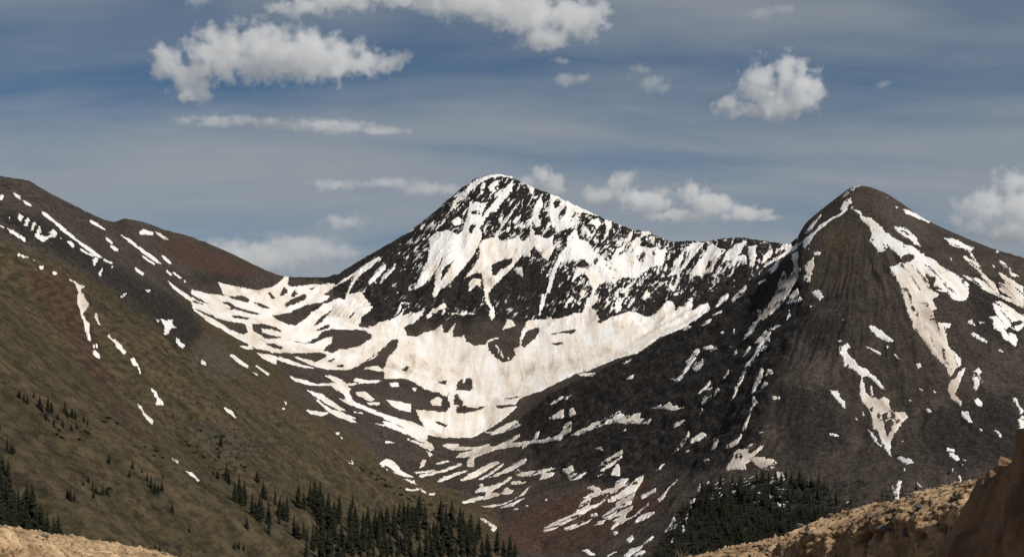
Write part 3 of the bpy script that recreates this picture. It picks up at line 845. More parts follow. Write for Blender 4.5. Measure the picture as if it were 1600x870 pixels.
def mesh_obj(name, co, quads, mat, attrs=None, smooth=True, parent=None, tris=False):
    k = 3 if tris else 4
    me = bpy.data.meshes.new(name)
    me.vertices.add(len(co))
    me.vertices.foreach_set('co', np.ascontiguousarray(co, np.float32).ravel())
    me.loops.add(len(quads) * k)
    me.loops.foreach_set('vertex_index', np.ascontiguousarray(quads, np.int32).ravel())
    me.polygons.add(len(quads))
    me.polygons.foreach_set('loop_start', np.arange(0, len(quads) * k, k, dtype=np.int32))
    me.polygons.foreach_set('loop_total', np.full(len(quads), k, np.int32))
    if smooth:
        me.polygons.foreach_set('use_smooth', np.ones(len(quads), bool))
    me.update(calc_edges=True)
    me.validate()
    for an, av in (attrs or {}).items():
        at = me.attributes.new(an, 'FLOAT_COLOR', 'POINT')
        at.data.foreach_set('color', np.ascontiguousarray(av, np.float32).ravel())
    me.materials.append(mat)
    o = bpy.data.objects.new(name, me)
    sc.collection.objects.link(o)
    if parent is not None:
        o.parent = parent
    return o


def tag(o, label=None, cat=None, group=None, kind=None):
    for k, v in (('label', label), ('category', cat), ('group', group), ('kind', kind)):
        if v:
            o[k] = v
    return o


def new_mat(name, rough=0.9, spec=0.2):
    m = bpy.data.materials.new(name)
    m.use_nodes = True
    t = m.node_tree
    b = t.nodes['Principled BSDF']
    b.inputs['Roughness'].default_value = rough
    b.inputs['Specular IOR Level'].default_value = spec
    return m, t, b


def nz(t, vec, scale, detail=4.0, rough=0.55, dist=0.0):
    return node(t, 'ShaderNodeTexNoise', ins={'Vector': vec, 'Scale': scale, 'Detail': detail, 'Roughness': rough, 'Distortion': dist}).outputs[0]


# ---- ground material: grass, bare soil, red soil, dark cliff rock and scree, chosen by what grows or lies where
def terrain_material():
    m, t, b = new_mat('mountain_ground', 0.95, 0.12)
    co = node(t, 'ShaderNodeTexCoord').outputs['Object']
    at = node(t, 'ShaderNodeAttribute', attribute_name='cover')
    sp = node(t, 'ShaderNodeSeparateColor', ins={0: at.outputs['Color']})
    veg, dark, red = sp.outputs[0], sp.outputs[1], sp.outputs[2]
    scree = at.outputs['Alpha']
    streak_co = node(t, 'ShaderNodeMapping', ins={0: co, 3: (0.011, 0.050, 0.011)}).outputs[0]
    st = nz(t, streak_co, 1.0, 5.0, 0.6, 0.4)
    big = nz(t, co, 0.012, 5.0, 0.6)
    mid = nz(t, co, 0.07, 6.0, 0.65)
    co2 = node(t, 'ShaderNodeMapping', ins={0: co, 3: (1.0, 0.42, 1.0)}).outputs[0]
    fine = nz(t, co2, 0.24, 8.0, 0.75)
    c = mixc(t, ramp(t, big, 0.38, 0.62), (0.046, 0.038, 0.031), (0.065, 0.053, 0.043))
    c = mixc(t, ramp(t, mid, 0.45, 0.7, 0.0, 0.6), c, (0.034, 0.031, 0.029))
    g = mixc(t, ramp(t, st, 0.40, 0.62), (0.052, 0.044, 0.024), (0.079, 0.060, 0.035))
    g = mixc(t, ramp(t, mid, 0.5, 0.68, 0.0, 0.45), g, (0.033, 0.030, 0.019))
    g = mixc(t, ramp(t, fine, 0.58, 0.75, 0.0, 0.3), g, (0.020, 0.019, 0.013))
    spot = nz(t, co2, 0.20, 5.0, 0.62)
    patch = nz(t, node(t, 'ShaderNodeMapping', ins={0: co, 1: (31, 7, 3), 3: (0.013, 0.016, 0.013)}).outputs[0], 1.0, 4.0, 0.6)
    sw_ = mth(t, 'MULTIPLY', ramp(t, spot, 0.51, 0.60), ramp(t, patch, 0.48, 0.66, 0.04, 0.65))
    g = mixc(t, sw_, g, (0.016, 0.0155, 0.0115))
    g = mixc(t, ramp(t, patch, 0.60, 0.72, 0.0, 0.6), g, (0.060, 0.043, 0.030))
    g = mixc(t, mth(t, 'MULTIPLY', ramp(t, spot, 0.36, 0.30), ramp(t, patch, 0.5, 0.65, 0.1, 0.7)), g, (0.13, 0.11, 0.085))
    vw = mth(t, 'ADD', veg, mth(t, 'MULTIPLY', mth(t, 'SUBTRACT', st, 0.5), 0.7))
    c = mixc(t, ramp(t, vw, 0.3, 0.65), c, g)
    rw = mth(t, 'ADD', red, mth(t, 'MULTIPLY', mth(t, 'SUBTRACT', big, 0.5), 0.6))
    c = mixc(t, ramp(t, mth(t, 'ADD', rw, mth(t, 'MULTIPLY', mth(t, 'SUBTRACT', mid, 0.5), 0.9)), 0.30, 0.85, 0.0, 0.75), c, (0.064, 0.037, 0.027))
    sw = mth(t, 'ADD', scree, mth(t, 'MULTIPLY', mth(t, 'SUBTRACT', mid, 0.5), 0.8))
    c = mixc(t, ramp(t, sw, 0.35, 1.0, 0.0, 0.6), c, (0.070, 0.066, 0.055))
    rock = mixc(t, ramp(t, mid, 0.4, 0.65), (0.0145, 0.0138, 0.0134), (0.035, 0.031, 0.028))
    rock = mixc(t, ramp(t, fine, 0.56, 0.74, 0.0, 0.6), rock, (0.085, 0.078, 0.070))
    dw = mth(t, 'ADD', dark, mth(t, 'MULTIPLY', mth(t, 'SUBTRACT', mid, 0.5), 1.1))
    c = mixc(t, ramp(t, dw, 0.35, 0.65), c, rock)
    sx = node(t, 'ShaderNodeSeparateXYZ', ins={0: co})
    qa = mth(t, 'MULTIPLY', mth(t, 'SUBTRACT', sx.outputs[0], mth(t, 'MULTIPLY', sx.outputs[2], 0.62)), 0.085)
    qb = mth(t, 'MULTIPLY', mth(t, 'ADD', sx.outputs[2], mth(t, 'MULTIPLY', sx.outputs[0], 0.3)), 0.026)
    fr_ = nz(t, node(t, 'ShaderNodeCombineXYZ', ins={0: qa, 1: qb, 2: 0.0}).outputs[0], 1.0, 5.0, 0.62, 0.9)
    fro = node(t, 'ShaderNodeAttribute', attribute_name='frost').outputs['Fac']
    frb = nz(t, co, 0.016, 3.0, 0.55)
    frost_w = mth(t, 'MULTIPLY', ramp(t, mth(t, 'ADD', mth(t, 'ADD', fr_, mth(t, 'MULTIPLY', fro, 0.10)), mth(t, 'MULTIPLY', mth(t, 'SUBTRACT', frb, 0.5), 0.55)), 0.66, 0.70), ramp(t, fro, 0.05, 0.3))
    c = mixc(t, 1.0, c, mixc(t, ramp(t, fine, 0.38, 0.62), (0.58, 0.58, 0.58), (1.45, 1.42, 1.38)), 'MULTIPLY')
    c = mixc(t, frost_w, c, (0.78, 0.75, 0.71))
    t.links.new(c, b.inputs['Base Color'])
    h = mth(t, 'ADD', mth(t, 'MULTIPLY', mid, 4.0), mth(t, 'MULTIPLY', fine, 1.6))
    bs = mth(t, 'ADD', 0.35, mth(t, 'MULTIPLY', dark, 0.5))
    bp = node(t, 'ShaderNodeBump', ins={'Strength': bs, 'Distance': 1.0, 'Height': h})
    t.links.new(bp.outputs[0], b.inputs['Normal'])
    return m


def snow_material():
    m, t, b = new_mat('old_snow', 0.8, 0.2)
    co = node(t, 'ShaderNodeTexCoord').outputs['Object']
    at = node(t, 'ShaderNodeAttribute', attribute_name='dust')
    sp = node(t, 'ShaderNodeSeparateColor', ins={0: at.outputs['Color']})
    mp = node(t, 'ShaderNodeMapping', ins={0: co, 3: (0.040, 0.005, 0.006)}).outputs[0]
    s1 = nz(t, mp, 1.0, 7.0, 0.62, 0.6)
    s2 = nz(t, co, 0.06, 5.0, 0.6)
    w = mth(t, 'ADD', sp.outputs[0], mth(t, 'ADD', mth(t, 'MULTIPLY', mth(t, 'SUBTRACT', s1, 0.5), 2.6), mth(t, 'MULTIPLY', mth(t, 'SUBTRACT', s2, 0.5), 0.6)))
    s3 = nz(t, co, 0.007, 3.0, 0.55)
    w = mth(t, 'ADD', w, mth(t, 'MULTIPLY', mth(t, 'SUBTRACT', s3, 0.5), 1.5))
    c = mixc(t, ramp(t, w, 0.0, 0.55), (0.86, 0.84, 0.81), (0.76, 0.69, 0.60))
    c = mixc(t, ramp(t, w, 0.45, 1.15), c, (0.50, 0.41, 0.335))
    c = mixc(t, ramp(t, s2, 0.66, 0.76, 0.0, 0.5), c, (0.40, 0.33, 0.27))
    t.links.new(c, b.inputs['Base Color'])
    bp = node(t, 'ShaderNodeBump', ins={'Strength': 0.5, 'Distance': 1.0, 'Height': mth(t, 'MULTIPLY', mth(t, 'ADD', s1, s2), 7.0)})
    t.links.new(bp.outputs[0], b.inputs['Normal'])
    return m


MAT_T, MAT_S = terrain_material(), snow_material()

# ---- cover weights
g_near, g_ridge, g_center, g_right, g_valley = range(5)


def soft_group(i, r=3):
    return sample(blur((lab == i).astype(float), r), gxf, gyf)


wN, wRi, wCe, wRt, wVa = [soft_group(i) for i in range(5)]
vz = zone('-20,370 120,420 300,530 500,655 640,755 800,870 -20,880', '200,470 300,470 420,560 470,610 400,600', '640,740 760,790 820,860 700,870', soft=24)
vz = vz + 0.32 * zone('-20,285 60,295 200,360 260,400 160,400 -20,330', '400,600 560,650 640,740 560,690', soft=24)
rz = zone('30,420 110,425 150,520 180,620 240,680 220,700 140,590 60,470', '280,372 430,430 350,440 230,390', '800,800 1000,735 1050,790 900,870 760,860', '780,830 860,790 960,750 1000,770 900,850 780,860', '600,280 620,300', soft=22)
sz = 0.7 * zone('270,655 340,650 420,700 400,725 330,720', '20,700 60,730 50,740', soft=16) + zone('290,545 330,520 370,545 380,590 340,600 300,580', '60,290 120,320 190,350 260,400 160,350', '1340,300 1420,330 1500,400 1400,370', soft=22)
inx = (PX > -20) & (PX < 1620)
veg = np.clip(zs(vz, PX, PY) * vis + wN * (1 - vis) * 0.8, 0, 1) * (1 - 0.35 * wRt)
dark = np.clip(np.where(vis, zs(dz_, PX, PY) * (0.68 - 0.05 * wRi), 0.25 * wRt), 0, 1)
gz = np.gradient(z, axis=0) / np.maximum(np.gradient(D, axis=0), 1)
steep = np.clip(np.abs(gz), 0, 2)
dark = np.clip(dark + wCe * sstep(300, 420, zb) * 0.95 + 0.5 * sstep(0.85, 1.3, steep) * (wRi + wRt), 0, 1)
fl = zone('1040,840 1090,775 1140,758 1240,750 1295,760 1300,800 1250,850 1040,872', soft=14)
dark = np.clip(dark + 0.8 * np.where(vis, zs(fl, PX, PY), 0), 0, 1)
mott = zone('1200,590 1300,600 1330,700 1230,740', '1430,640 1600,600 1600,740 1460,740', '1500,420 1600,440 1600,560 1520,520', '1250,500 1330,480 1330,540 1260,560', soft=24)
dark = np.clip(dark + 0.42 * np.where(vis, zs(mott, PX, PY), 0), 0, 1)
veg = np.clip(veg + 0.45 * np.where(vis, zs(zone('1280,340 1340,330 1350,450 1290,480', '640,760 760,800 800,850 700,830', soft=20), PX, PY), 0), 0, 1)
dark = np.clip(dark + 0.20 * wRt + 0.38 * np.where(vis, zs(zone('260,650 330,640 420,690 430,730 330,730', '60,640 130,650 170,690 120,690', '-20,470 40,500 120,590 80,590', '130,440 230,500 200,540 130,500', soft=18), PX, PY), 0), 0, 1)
red = np.where(vis, zs(rz, PX, PY), 0)
scree = np.where(vis, zs(sz, PX, PY), 0)
cover = np.stack([veg, dark, red, scree], -1)

frz = zone('640,370 700,310 745,270 800,265 860,295 1000,355 1060,375 1130,365 1240,378 1200,420 1120,440 1000,480 900,470 850,420 760,400 700,420 640,470 560,470', soft=20)
frost = np.where(vis, zs(frz, PX, PY), 0.5 * wCe * sstep(350, 500, zb))
frost = frost * (1 - 0.8 * np.where(vis, zs(zone('690,420 800,420 860,400 870,480 720,480 650,470', '770,310 810,300 800,345 770,350', '560,440 650,400 650,470 560,470', soft=12), PX, PY), 0))
frost = np.maximum(frost, 0.22 * np.where(vis, zs(zone('560,440 700,440 1000,470 1150,440 1050,500 850,510 640,500 560,480', soft=20), PX, PY), 0))
frost4 = np.stack([frost, frost, frost, np.ones_like(frost)], -1).reshape(-1, 4)
# ---- terrain objects
LBL = {'near': ('hillside', 'olive green hillside dropping from the left edge to the tree stands'),
       'ridge': ('ridge', 'brown ridge with thin snow streaks running from the left edge to the saddle'),
       'center': ('mountain', 'snow covered dark rocky peak with wide snow bowl in the middle distance'),
       'right': ('mountain', 'dark brown pointed mountain with long snow gullies on the right'),
       'valley': ('valley', 'brown valley floor below the snow bowl with thin curved snow strips')}
idx = np.arange(NR * NC).reshape(NR, NC)
quads = np.stack([idx[:-1, :-1], idx[:-1, 1:], idx[1:, 1:], idx[1:, :-1]], -1).reshape(-1, 4)
qlab = lb[:-1, :-1].reshape(-1)
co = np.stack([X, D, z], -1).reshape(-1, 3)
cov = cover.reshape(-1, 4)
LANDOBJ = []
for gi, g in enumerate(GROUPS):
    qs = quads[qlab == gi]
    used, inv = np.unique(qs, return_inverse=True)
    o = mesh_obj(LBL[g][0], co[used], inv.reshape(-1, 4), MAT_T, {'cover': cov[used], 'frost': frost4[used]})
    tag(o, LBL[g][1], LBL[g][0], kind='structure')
    LANDOBJ.append(o)

# ---- snow, as sheets of its own lying on that ground
c0, c1 = np.searchsorted(cols, -20), np.searchsorted(cols, 1616)
r1 = np.searchsorted(rows, 5080)
fr = np.arange(0, r1, 0.5)
fc = np.arange(c0, c1, 0.5)
FC, FR = np.meshgrid(fc, fr)


def fs(a):
    return sample(a, FC, FR)


fPX, fD, fz, fzb, fri = fs(PX), fs(D), fs(z), fs(zb), fs(ribs)
fX = (fPX - CX) / F * fD
fPY = HY - F * fz / fD
frun = np.minimum.accumulate(fPY, 0)
fvis = fPY <= frun + 0.8
fnear = fPY <= frun + 14
sm = 0.55 * snow + 0.27 * blur(snow, 1, 1) + 0.18 * blur(snow, 4, 2)
mixz = zone('700,315 745,275 800,270 850,298 925,333 1000,360 1000,480 860,480 840,420 790,400 760,370 700,350', soft=12)
crz = zone('950,340 1050,375 1130,368 1235,378 1230,395 1200,415 1110,430 1050,437 950,435', soft=8)
blt = zone('950,438 1070,435 1180,425 1130,465 1070,488 1000,490 950,494', '600,480 760,470 860,490 760,500 620,500', soft=10)
flk = zone('520,430 640,362 700,315 690,390 660,440 640,490 560,470', '860,470 960,470 960,505 870,500', soft=10)
fsp = zone('1100,748 1205,735 1235,750 1235,790 1110,790', soft=10)
spk = zone('860,600 1000,550 1200,500 1200,730 900,760', '1200,600 1600,480 1600,740 1300,760', '-20,310 120,360 300,460 300,520 120,420 -20,360', soft=20)
gl = lab[np.clip(((fD - gy[0]) / ST).round().astype(int), 0, lab.shape[0] - 1), np.clip(((fX - gx[0]) / ST).round().astype(int), 0, lab.shape[1] - 1)]
any_zone = np.clip(mixz + crz + blt + flk + fsp + spk, 0, 1)
wide = np.maximum(sample(blur(snow, 8, 1), (fPX + 20) * MS, (fPY + 20) * MS), zs(any_zone, fPX, fPY))
act = (fnear & (wide > 0.01)) | (~fnear & (gl == 2) & (fz > 150))
aX, aD, az_, aPX, aPY = [a[act] for a in (fX, fD, fz, fPX, fPY)]
u1, u2 = aX, az_ / 0.62 + aD * 0.62
wx_ = 2.4 * fbm(u1 / 17, u2 / 17, 2, 501, 0.6) + 1.5 * fbm(u1 / 5, u2 / 5, 2, 503, 0.6)
wy_ = 1.6 * fbm(u1 / 17 + 40, u2 / 17, 2, 502, 0.6) + 1.2 * fbm(u1 / 5 + 40, u2 / 5, 2, 504, 0.6)
am = sample(sm, (aPX + 20 + wx_) * MS, (aPY + 20 + wy_) * MS)
fine = fbm(u1 / 10, u2 / 10, 4, 201, 0.75) * 1.3
grain = fbm(aX / 22, az_ / 16, 3, 301, 0.6)
hollow = np.clip((0.30 - fri) * 0.9 + (0.30 - fs(ribs2)) * 1.5, -1, 1)[act]
zm, zc, zb2, zf, zp, zk = [zs(a, aPX, aPY) for a in (mixz, crz, blt, flk, fsp, spk)]
am = am + zm * (0.12 + 0.75 * hollow + 0.50 * fine) * (1 - 0.22 * np.abs(am - 0.5) * 2)
am = am + zc * (0.28 + 0.75 * hollow + 0.45 * fine) * (1 - 0.20 * np.abs(am - 0.5) * 2)
am = am + zb2 * (0.06 + 0.55 * hollow + 0.35 * grain + 0.30 * fine)
am = am + zf * (0.06 + 0.45 * grain + 0.30 * hollow + 0.25 * fine)
am = am + zp * (0.20 + 0.9 * fbm(aX / 7, az_ / 7 + aD / 9, 2, 401))
am = am + zk * (0.02 + 0.62 * np.maximum(grain, 0) * np.maximum(fine, -0.2) * 1.8)
# feathered along the fall line
frad = np.hypot(aX - sx_, aD - sy_)
ftht = np.arctan2(aX - sx_, sy_ - aD)
gact = gl[act]
feather = np.where(gact == 3, fbm(ftht * 70, frad / 60, 3, 601, 0.65), fbm((aX - 0.35 * az_) / 9, az_ / 55 + aD / 160, 3, 602, 0.65))
am = am + 0.24 * fine + 0.34 * feather
am = np.where(fnear[act], am, 0.42 + 0.35 * hollow + 0.25 * fine)
m = np.zeros(fX.shape)
m[act] = am
on = m > 0.5

# connected patches (runs + union-find)
parent = []


def find(a):
    while parent[a] != a:
        parent[a] = parent[parent[a]]
        a = parent[a]
    return a


comp = np.full(on.shape, -1, np.int32)
prev = []
for r in range(on.shape[0]):
    e = np.flatnonzero(np.diff(np.r_[0, on[r].view(np.int8), 0]))
    cur = []
    pi = 0
    for a, b in zip(e[::2], e[1::2]):
        rid = len(parent)
        parent.append(rid)
        while pi < len(prev) and prev[pi][1] <= a:
            pi += 1
        k = pi
        while k < len(prev) and prev[k][0] < b:
            ra, rb = find(rid), find(prev[k][2])
            if ra != rb:
                parent[ra] = rb
            k += 1
        comp[r, a:b] = rid
        cur.append((a, b, rid))
    prev = cur
roots = np.array([find(i) for i in range(len(parent))] + [-1], np.int32)
comp = roots[comp]
# screen area of each cell, so that the largest patches become parts of their own
dpy = np.abs(np.gradient(fPY, axis=0))
cell = np.where(on & fvis, np.minimum(dpy, 6) * 1.0, 0)
uid, inv_, = np.unique(comp[on], return_inverse=True)
area = np.bincount(inv_, cell[on])
gmaj = np.bincount(inv_, gl[on]) / np.maximum(np.bincount(inv_), 1)
first = np.full(len(uid), 0)
first[inv_] = gl[on]
order = np.argsort(-area)
NPATCH = {0: 0, 1: 0, 2: 0, 3: 0, 4: 0}
own = np.full(comp.max() + 2, -1, np.int64)      # comp -> bucket
bucket_group = []
stuff_b = {}
for k in order:
    g = int(first[k])
    if area[k] > 14 and NPATCH[g] < 120:
        NPATCH[g] += 1
        own[uid[k]] = len(bucket_group)
        bucket_group.append((g, False))
    else:
        if g not in stuff_b:
            stuff_b[g] = len(bucket_group)
            bucket_group.append((g, True))
        own[uid[k]] = stuff_b[g]
# snow surface: fills the hollows, thins out to nothing at its edge
zsm = blur(fz, 6, 2)
deep = sstep(0.5, 0.95, m)
th = np.clip((m - 0.5) * 4.5, -2.2, 1.0)
sz_ = fz + 0.00034 * fD * th + deep * np.clip(zsm - fz, np.where(gl == 3, -0.0004, -0.0001) * fD, 0.004 * fD) + np.where(gl == 3, 0.00002, 0.00005) * fD
bk = np.where(on, own[np.maximum(comp, 0)], -1)
q4 = np.stack([bk[:-1, :-1], bk[:-1, 1:], bk[1:, 1:], bk[1:, :-1]], -1).reshape(-1, 4)
qb = q4.max(1)
fi = np.arange(m.size).reshape(m.shape)
qi = np.stack([fi[:-1, :-1], fi[:-1, 1:], fi[1:, 1:], fi[1:, :-1]], -1).reshape(-1, 4)
sel = qb >= 0
qb, qi = qb[sel], qi[sel]
so = np.argsort(qb, kind='stable')
qb, qi = qb[so], qi[so]
sco = np.stack([fX, fD, sz_], -1).reshape(-1, 3)
du = zone('560,500 680,480 800,500 1000,480 1100,470 1000,560 860,620 800,690 700,690 640,640 560,640 420,560', '700,440 760,390 830,400 860,480 760,480', soft=30) * 0.36
du = np.maximum(du, zone('1400,430 1460,430 1490,560 1510,640 1480,640 1430,540', '1320,560 1420,640 1400,720 1350,640', '1160,430 1260,400 1240,480 1180,520 1160,500', '1500,400 1600,440 1600,490', soft=12) * 0.75)
du = np.maximum(du, zone('100,430 150,430 260,640 230,680', '1180,690 1260,690 1250,760 1180,760', '640,690 1240,560 1240,760 900,870 640,780', soft=16) * 0.5)
du = np.maximum(du, 0.26 * zone('280,430 520,425 640,480 600,600 420,590 280,480', '640,420 760,400 860,420 1000,440 1240,390 1200,430 1000,470 700,470', soft=20))
dust = zs(du, fPX, fPY) + 0.03
dust = dust - 0.35 * (1 - sstep(0.55, 0.95, m)) * (dust > 0.5)
dcol = np.stack([dust, dust, dust, np.ones_like(dust)], -1).reshape(-1, 4)
cuts = np.searchsorted(qb, np.arange(len(bucket_group) + 1))
nsq = 0
for bi, (g, stuff) in enumerate(bucket_group):
    qs = qi[cuts[bi]:cuts[bi + 1]]
    if not len(qs):
        continue
    used, inv = np.unique(qs, return_inverse=True)
    o = mesh_obj('snow_specks' if stuff else 'snow_patch', sco[used], inv.reshape(-1, 4), MAT_S, {'dust': dcol[used]}, parent=LANDOBJ[g])
    if stuff:
        o['kind'] = 'stuff'
    nsq += len(qs)
print('snow quads', nsq, 'patches', NPATCH, 'active', int(act.sum()), 'terrain quads', len(quads))

# ------------------------------------------------------------------ trees
colf = np.arange(NC)
rowf = np.arange(NR)


def ground_z(x, y):
    px = x / y * F + CX
    return float(sample(z, np.array([np.interp(px, cols, colf)]), np.array([np.interp(y, rows, rowf)]))[0])


def hit(px, py):
    """ground point that shows at a photograph pixel"""
    c = int(round(np.interp(px, cols, colf)))
    col_ = PY[:, c]
    r = int(np.argmax(col_ <= py))
    if r == 0:
        return None
    t = (col_[r - 1] - py) / (col_[r - 1] - col_[r])
    d = rows[r - 1] + t * (rows[r] - rows[r - 1])
    x = (px - CX) / F * d
    return x, d, ground_z(x, d)


def conifer_material():
    m, t, b = new_mat('conifer_needles', 0.85, 0.15)
    oi = node(t, 'ShaderNodeObjectInfo')
    co = node(t, 'ShaderNodeTexCoord').outputs['Object']
    c = mixc(t, oi.outputs['Random'], (0.014, 0.018, 0.010), (0.026, 0.029, 0.016))
    c = mixc(t, ramp(t, nz(t, co, 8.0, 3.0), 0.35, 0.7), c, (0.026, 0.028, 0.016))
    t.links.new(c, b.inputs['Base Color'])
    return m


def bark_material():
    m, t, b = new_mat('conifer_bark', 0.9, 0.1)
    co = node(t, 'ShaderNodeTexCoord').outputs['Object']
    c = mixc(t, nz(t, co, 12.0, 4.0), (0.05, 0.038, 0.030), (0.10, 0.080, 0.065))
    t.links.new(c, b.inputs['Base Color'])
    return m


MAT_N, MAT_B = conifer_material(), bark_material()


def conifer_arrays(seed, slim, tiers=24, nb0=10):
    """unit-height spruce: drooping ragged branch sprays in uneven whorls round a tapered trunk"""
    R = random.Random(seed)
    v, f = [], []
    for k in range(tiers):
        u = k / (tiers - 1)
        h = 0.04 + 0.92 * u
        rad = slim * ((1 - u) ** 0.72 * 0.95 + 0.05) * min(1.0, 0.7 + u * 3) * R.uniform(0.78, 1.15)
        nb = nb0 if u < 0.6 else max(5, nb0 - 3)
        a0 = R.uniform(0, 6.28)
        for i in range(nb):
            if R.random() < 0.12:
                continue
            a = a0 + 6.283 * i / nb + R.uniform(-0.25, 0.25)
            L = rad * R.uniform(0.65, 1.2)
            wd = L * R.uniform(0.5, 0.75)
            dr = L * R.uniform(0.30, 0.65)
            hh = h + R.uniform(-0.02, 0.02)
            ca, sa = math.cos(a), math.sin(a)

            def P(r_, s_, dz_):
                return (ca * r_ - sa * s_, sa * r_ + ca * s_, max(0.01, hh + dz_))
            b0 = len(v)
            v += [P(0, 0, 0.035), P(L * 0.55, -wd * 0.5, -dr * 0.45), P(L, 0, -dr), P(L * 0.55, wd * 0.5, -dr * 0.45), P(L * 0.5, 0, 0.012 - dr * 0.2)]
            f += [(b0, b0 + 1, b0 + 4), (b0 + 1, b0 + 2, b0 + 4), (b0 + 2, b0 + 3, b0 + 4), (b0 + 3, b0, b0 + 4)]
    b0 = len(v)
    v += [(0, 0, 1.0), (0.012, 0, 0.9), (-0.006, 0.011, 0.9), (-0.006, -0.011, 0.9)]
    f += [(b0, b0 + 1, b0 + 2), (b0, b0 + 2, b0 + 3), (b0, b0 + 3, b0 + 1)]
    return np.array(v), np.array(f)


def trunk_arrays():
    v, f = [], []
    hs = [(-0.06, 0.024), (0.0, 0.019), (0.3, 0.014), (0.7, 0.007), (0.96, 0.002)]
    for h, r in hs:
        for i in range(6):
            a = i / 6 * 6.283
            v.append((r * math.cos(a), r * math.sin(a), h))
    for k in range(len(hs) - 1):
        for i in range(6):
            a, b = k * 6 + i, k * 6 + (i + 1) % 6
            f += [(a, b, b + 6), (a, b + 6, a + 6)]
    return np.array(v), np.array(f)


def tri_mesh(name, v, f, mat):
    me = bpy.data.meshes.new(name)
    me.from_pydata([tuple(p) for p in v], [], [tuple(int(i) for i in p) for p in f])
    me.materials.append(mat)
    return me


SL = ((1, 0.15), (2, 0.18), (3, 0.13), (4, 0.165), (5, 0.20), (6, 0.145))
CROWN_ME = [tri_mesh('crown', *conifer_arrays(s, w), MAT_N) for s, w in SL]
CON = [conifer_arrays(s + 20, w, 11, 7) for s, w in SL]      # lighter ones for the far forest
TRUNK_ME = tri_mesh('trunk', *trunk_arrays(), MAT_B)


ORD = 'first second third fourth fifth sixth seventh eighth ninth tenth eleventh twelfth thirteenth fourteenth fifteenth sixteenth seventeenth eighteenth nineteenth twentieth'.split()
ORD += ['twenty-' + o for o in ORD[:9]] + ['thirtieth'] + ['thirty-' + o for o in ORD[:9]]


def ranked(base):
    """members of a small clump are told apart by counting from the left"""
    mem = sorted((o for o in sc.objects if o.get('label') == base), key=lambda o: o.location.x / o.location.y)
    if 1 < len(mem) <= len(ORD):
        for i, o in enumerate(mem):
            o['label'] = (('leftmost ' if i == 0 else 'rightmost ' if i == len(mem) - 1 else ORD[i] + ' from left, ') + base)


def spruce(px, py, hpx, label, group):
    p = hit(px, py)
    if p is None:
        return
    h = hpx / F * p[1]
    root = bpy.data.objects.new('spruce_tree', None)
    root.empty_display_size = 0.1
    root.location = (p[0], p[1], p[2] - 0.02 * h)
    w = h * random.uniform(1.15, 1.65) * (1.25 if hpx < 20 else 1.0)
    root.scale = (w, w, h)
    root.rotation_euler = (random.uniform(-0.03, 0.03), random.uniform(-0.03, 0.03), random.uniform(0, 6.28))
    sc.collection.objects.link(root)
    tag(root, label, 'tree', group)
    for nm, me in (('trunk', TRUNK_ME), ('crown', random.choice(CROWN_ME))):
        c = bpy.data.objects.new(nm, me)
        c.parent = root
        sc.collection.objects.link(c)


def inside(px, py, poly):
    r = False
    for (x0, y0), (x1, y1) in zip(poly, poly[1:] + poly[:1]):
        if (y0 <= py) != (y1 <= py) and px < x0 + (py - y0) / (y1 - y0) * (x1 - x0):
            r = not r
    return r


def scatter(poly, n_, rmin, seed):
    R = random.Random(seed)
    xs, ys = [p[0] for p in poly], [p[1] for p in poly]
    out, tries = [], 0
    while len(out) < n_ and tries < n_ * 60:
        tries += 1
        x, y = R.uniform(min(xs), max(xs)), R.uniform(min(ys), max(ys))
        if inside(x, y, poly) and all((x - a) ** 2 + (y - b) ** 2 > rmin * rmin for a, b in out):
            out.append((x, y))
    return out


def poly(s):
    return [tuple(float(v) for v in t.split(',')) for t in s.split()]


for x, y in scatter(poly('-12,752 16,762 20,792 38,800 56,806 64,830 80,846 96,862 92,872 -12,872'), 54, 6.5, 1):
    spruce(x, y, random.uniform(40, 60), 'tall dark spruce in the dense stand at the left edge above the tan rock', 'spruces in the stand at the left edge')
for x, y, h in [(106, 866, 20), (123, 866, 22), (135, 866, 13), (146, 867, 16), (193, 866, 20), (207, 866, 22), (232, 868, 13), (243, 867, 24), (250, 867, 19)]:
    spruce(x, y, h, 'small spruce in the loose row just behind the tan rock edge', 'spruces along the tan rock edge')
for x, y, h in [(30, 622, 15), (37, 627, 13), (43, 631, 15), (53, 622, 10), (62, 640, 24), (66, 644, 16), (75, 643, 26), (81, 645, 20), (101, 645, 22), (105, 651, 16),
                (112, 652, 17), (118, 656, 16), (131, 659, 15), (137, 664, 11), (90, 655, 12), (72, 655, 14), (84, 664, 12), (98, 668, 14), (112, 672, 12), (120, 668, 10)]:
    spruce(x, y, h, 'spruce in the upper clump high on the green slope at left', 'spruces in the upper clump on the green slope')
for x, y, h in [(-2, 672, 18), (11, 704, 24), (18, 709, 18), (22, 707, 13), (5, 738, 30), (12, 745, 28)]:
    spruce(x, y, h, 'spruce above the dense stand near the left edge', 'spruces above the left edge stand')
for x, y, h in [(106, 778, 17), (110, 782, 25), (116, 784, 16)]:
    spruce(x, y, h, 'spruce in the tight trio on open grass in the lower left', 'trio of spruces on open grass')
for x, y, h in [(130, 758, 10), (138, 754, 12), (145, 768, 20), (150, 770, 15), (146, 778, 14), (161, 774, 14), (167, 772, 13), (170, 766, 9)]:
    spruce(x, y, h, 'spruce in the low spreading clump right of the trio', 'spruces in the low spreading clump')
for x, y, h in [(230, 752, 14), (236, 762, 22), (242, 772, 24), (247, 768, 16), (253, 768, 18), (255, 748, 10), (207, 732, 14), (202, 745, 12), (222, 738, 10)]:
    spruce(x, y, h, 'spruce in the elongated clump in the middle of the green slope', 'spruces in the mid slope clump')
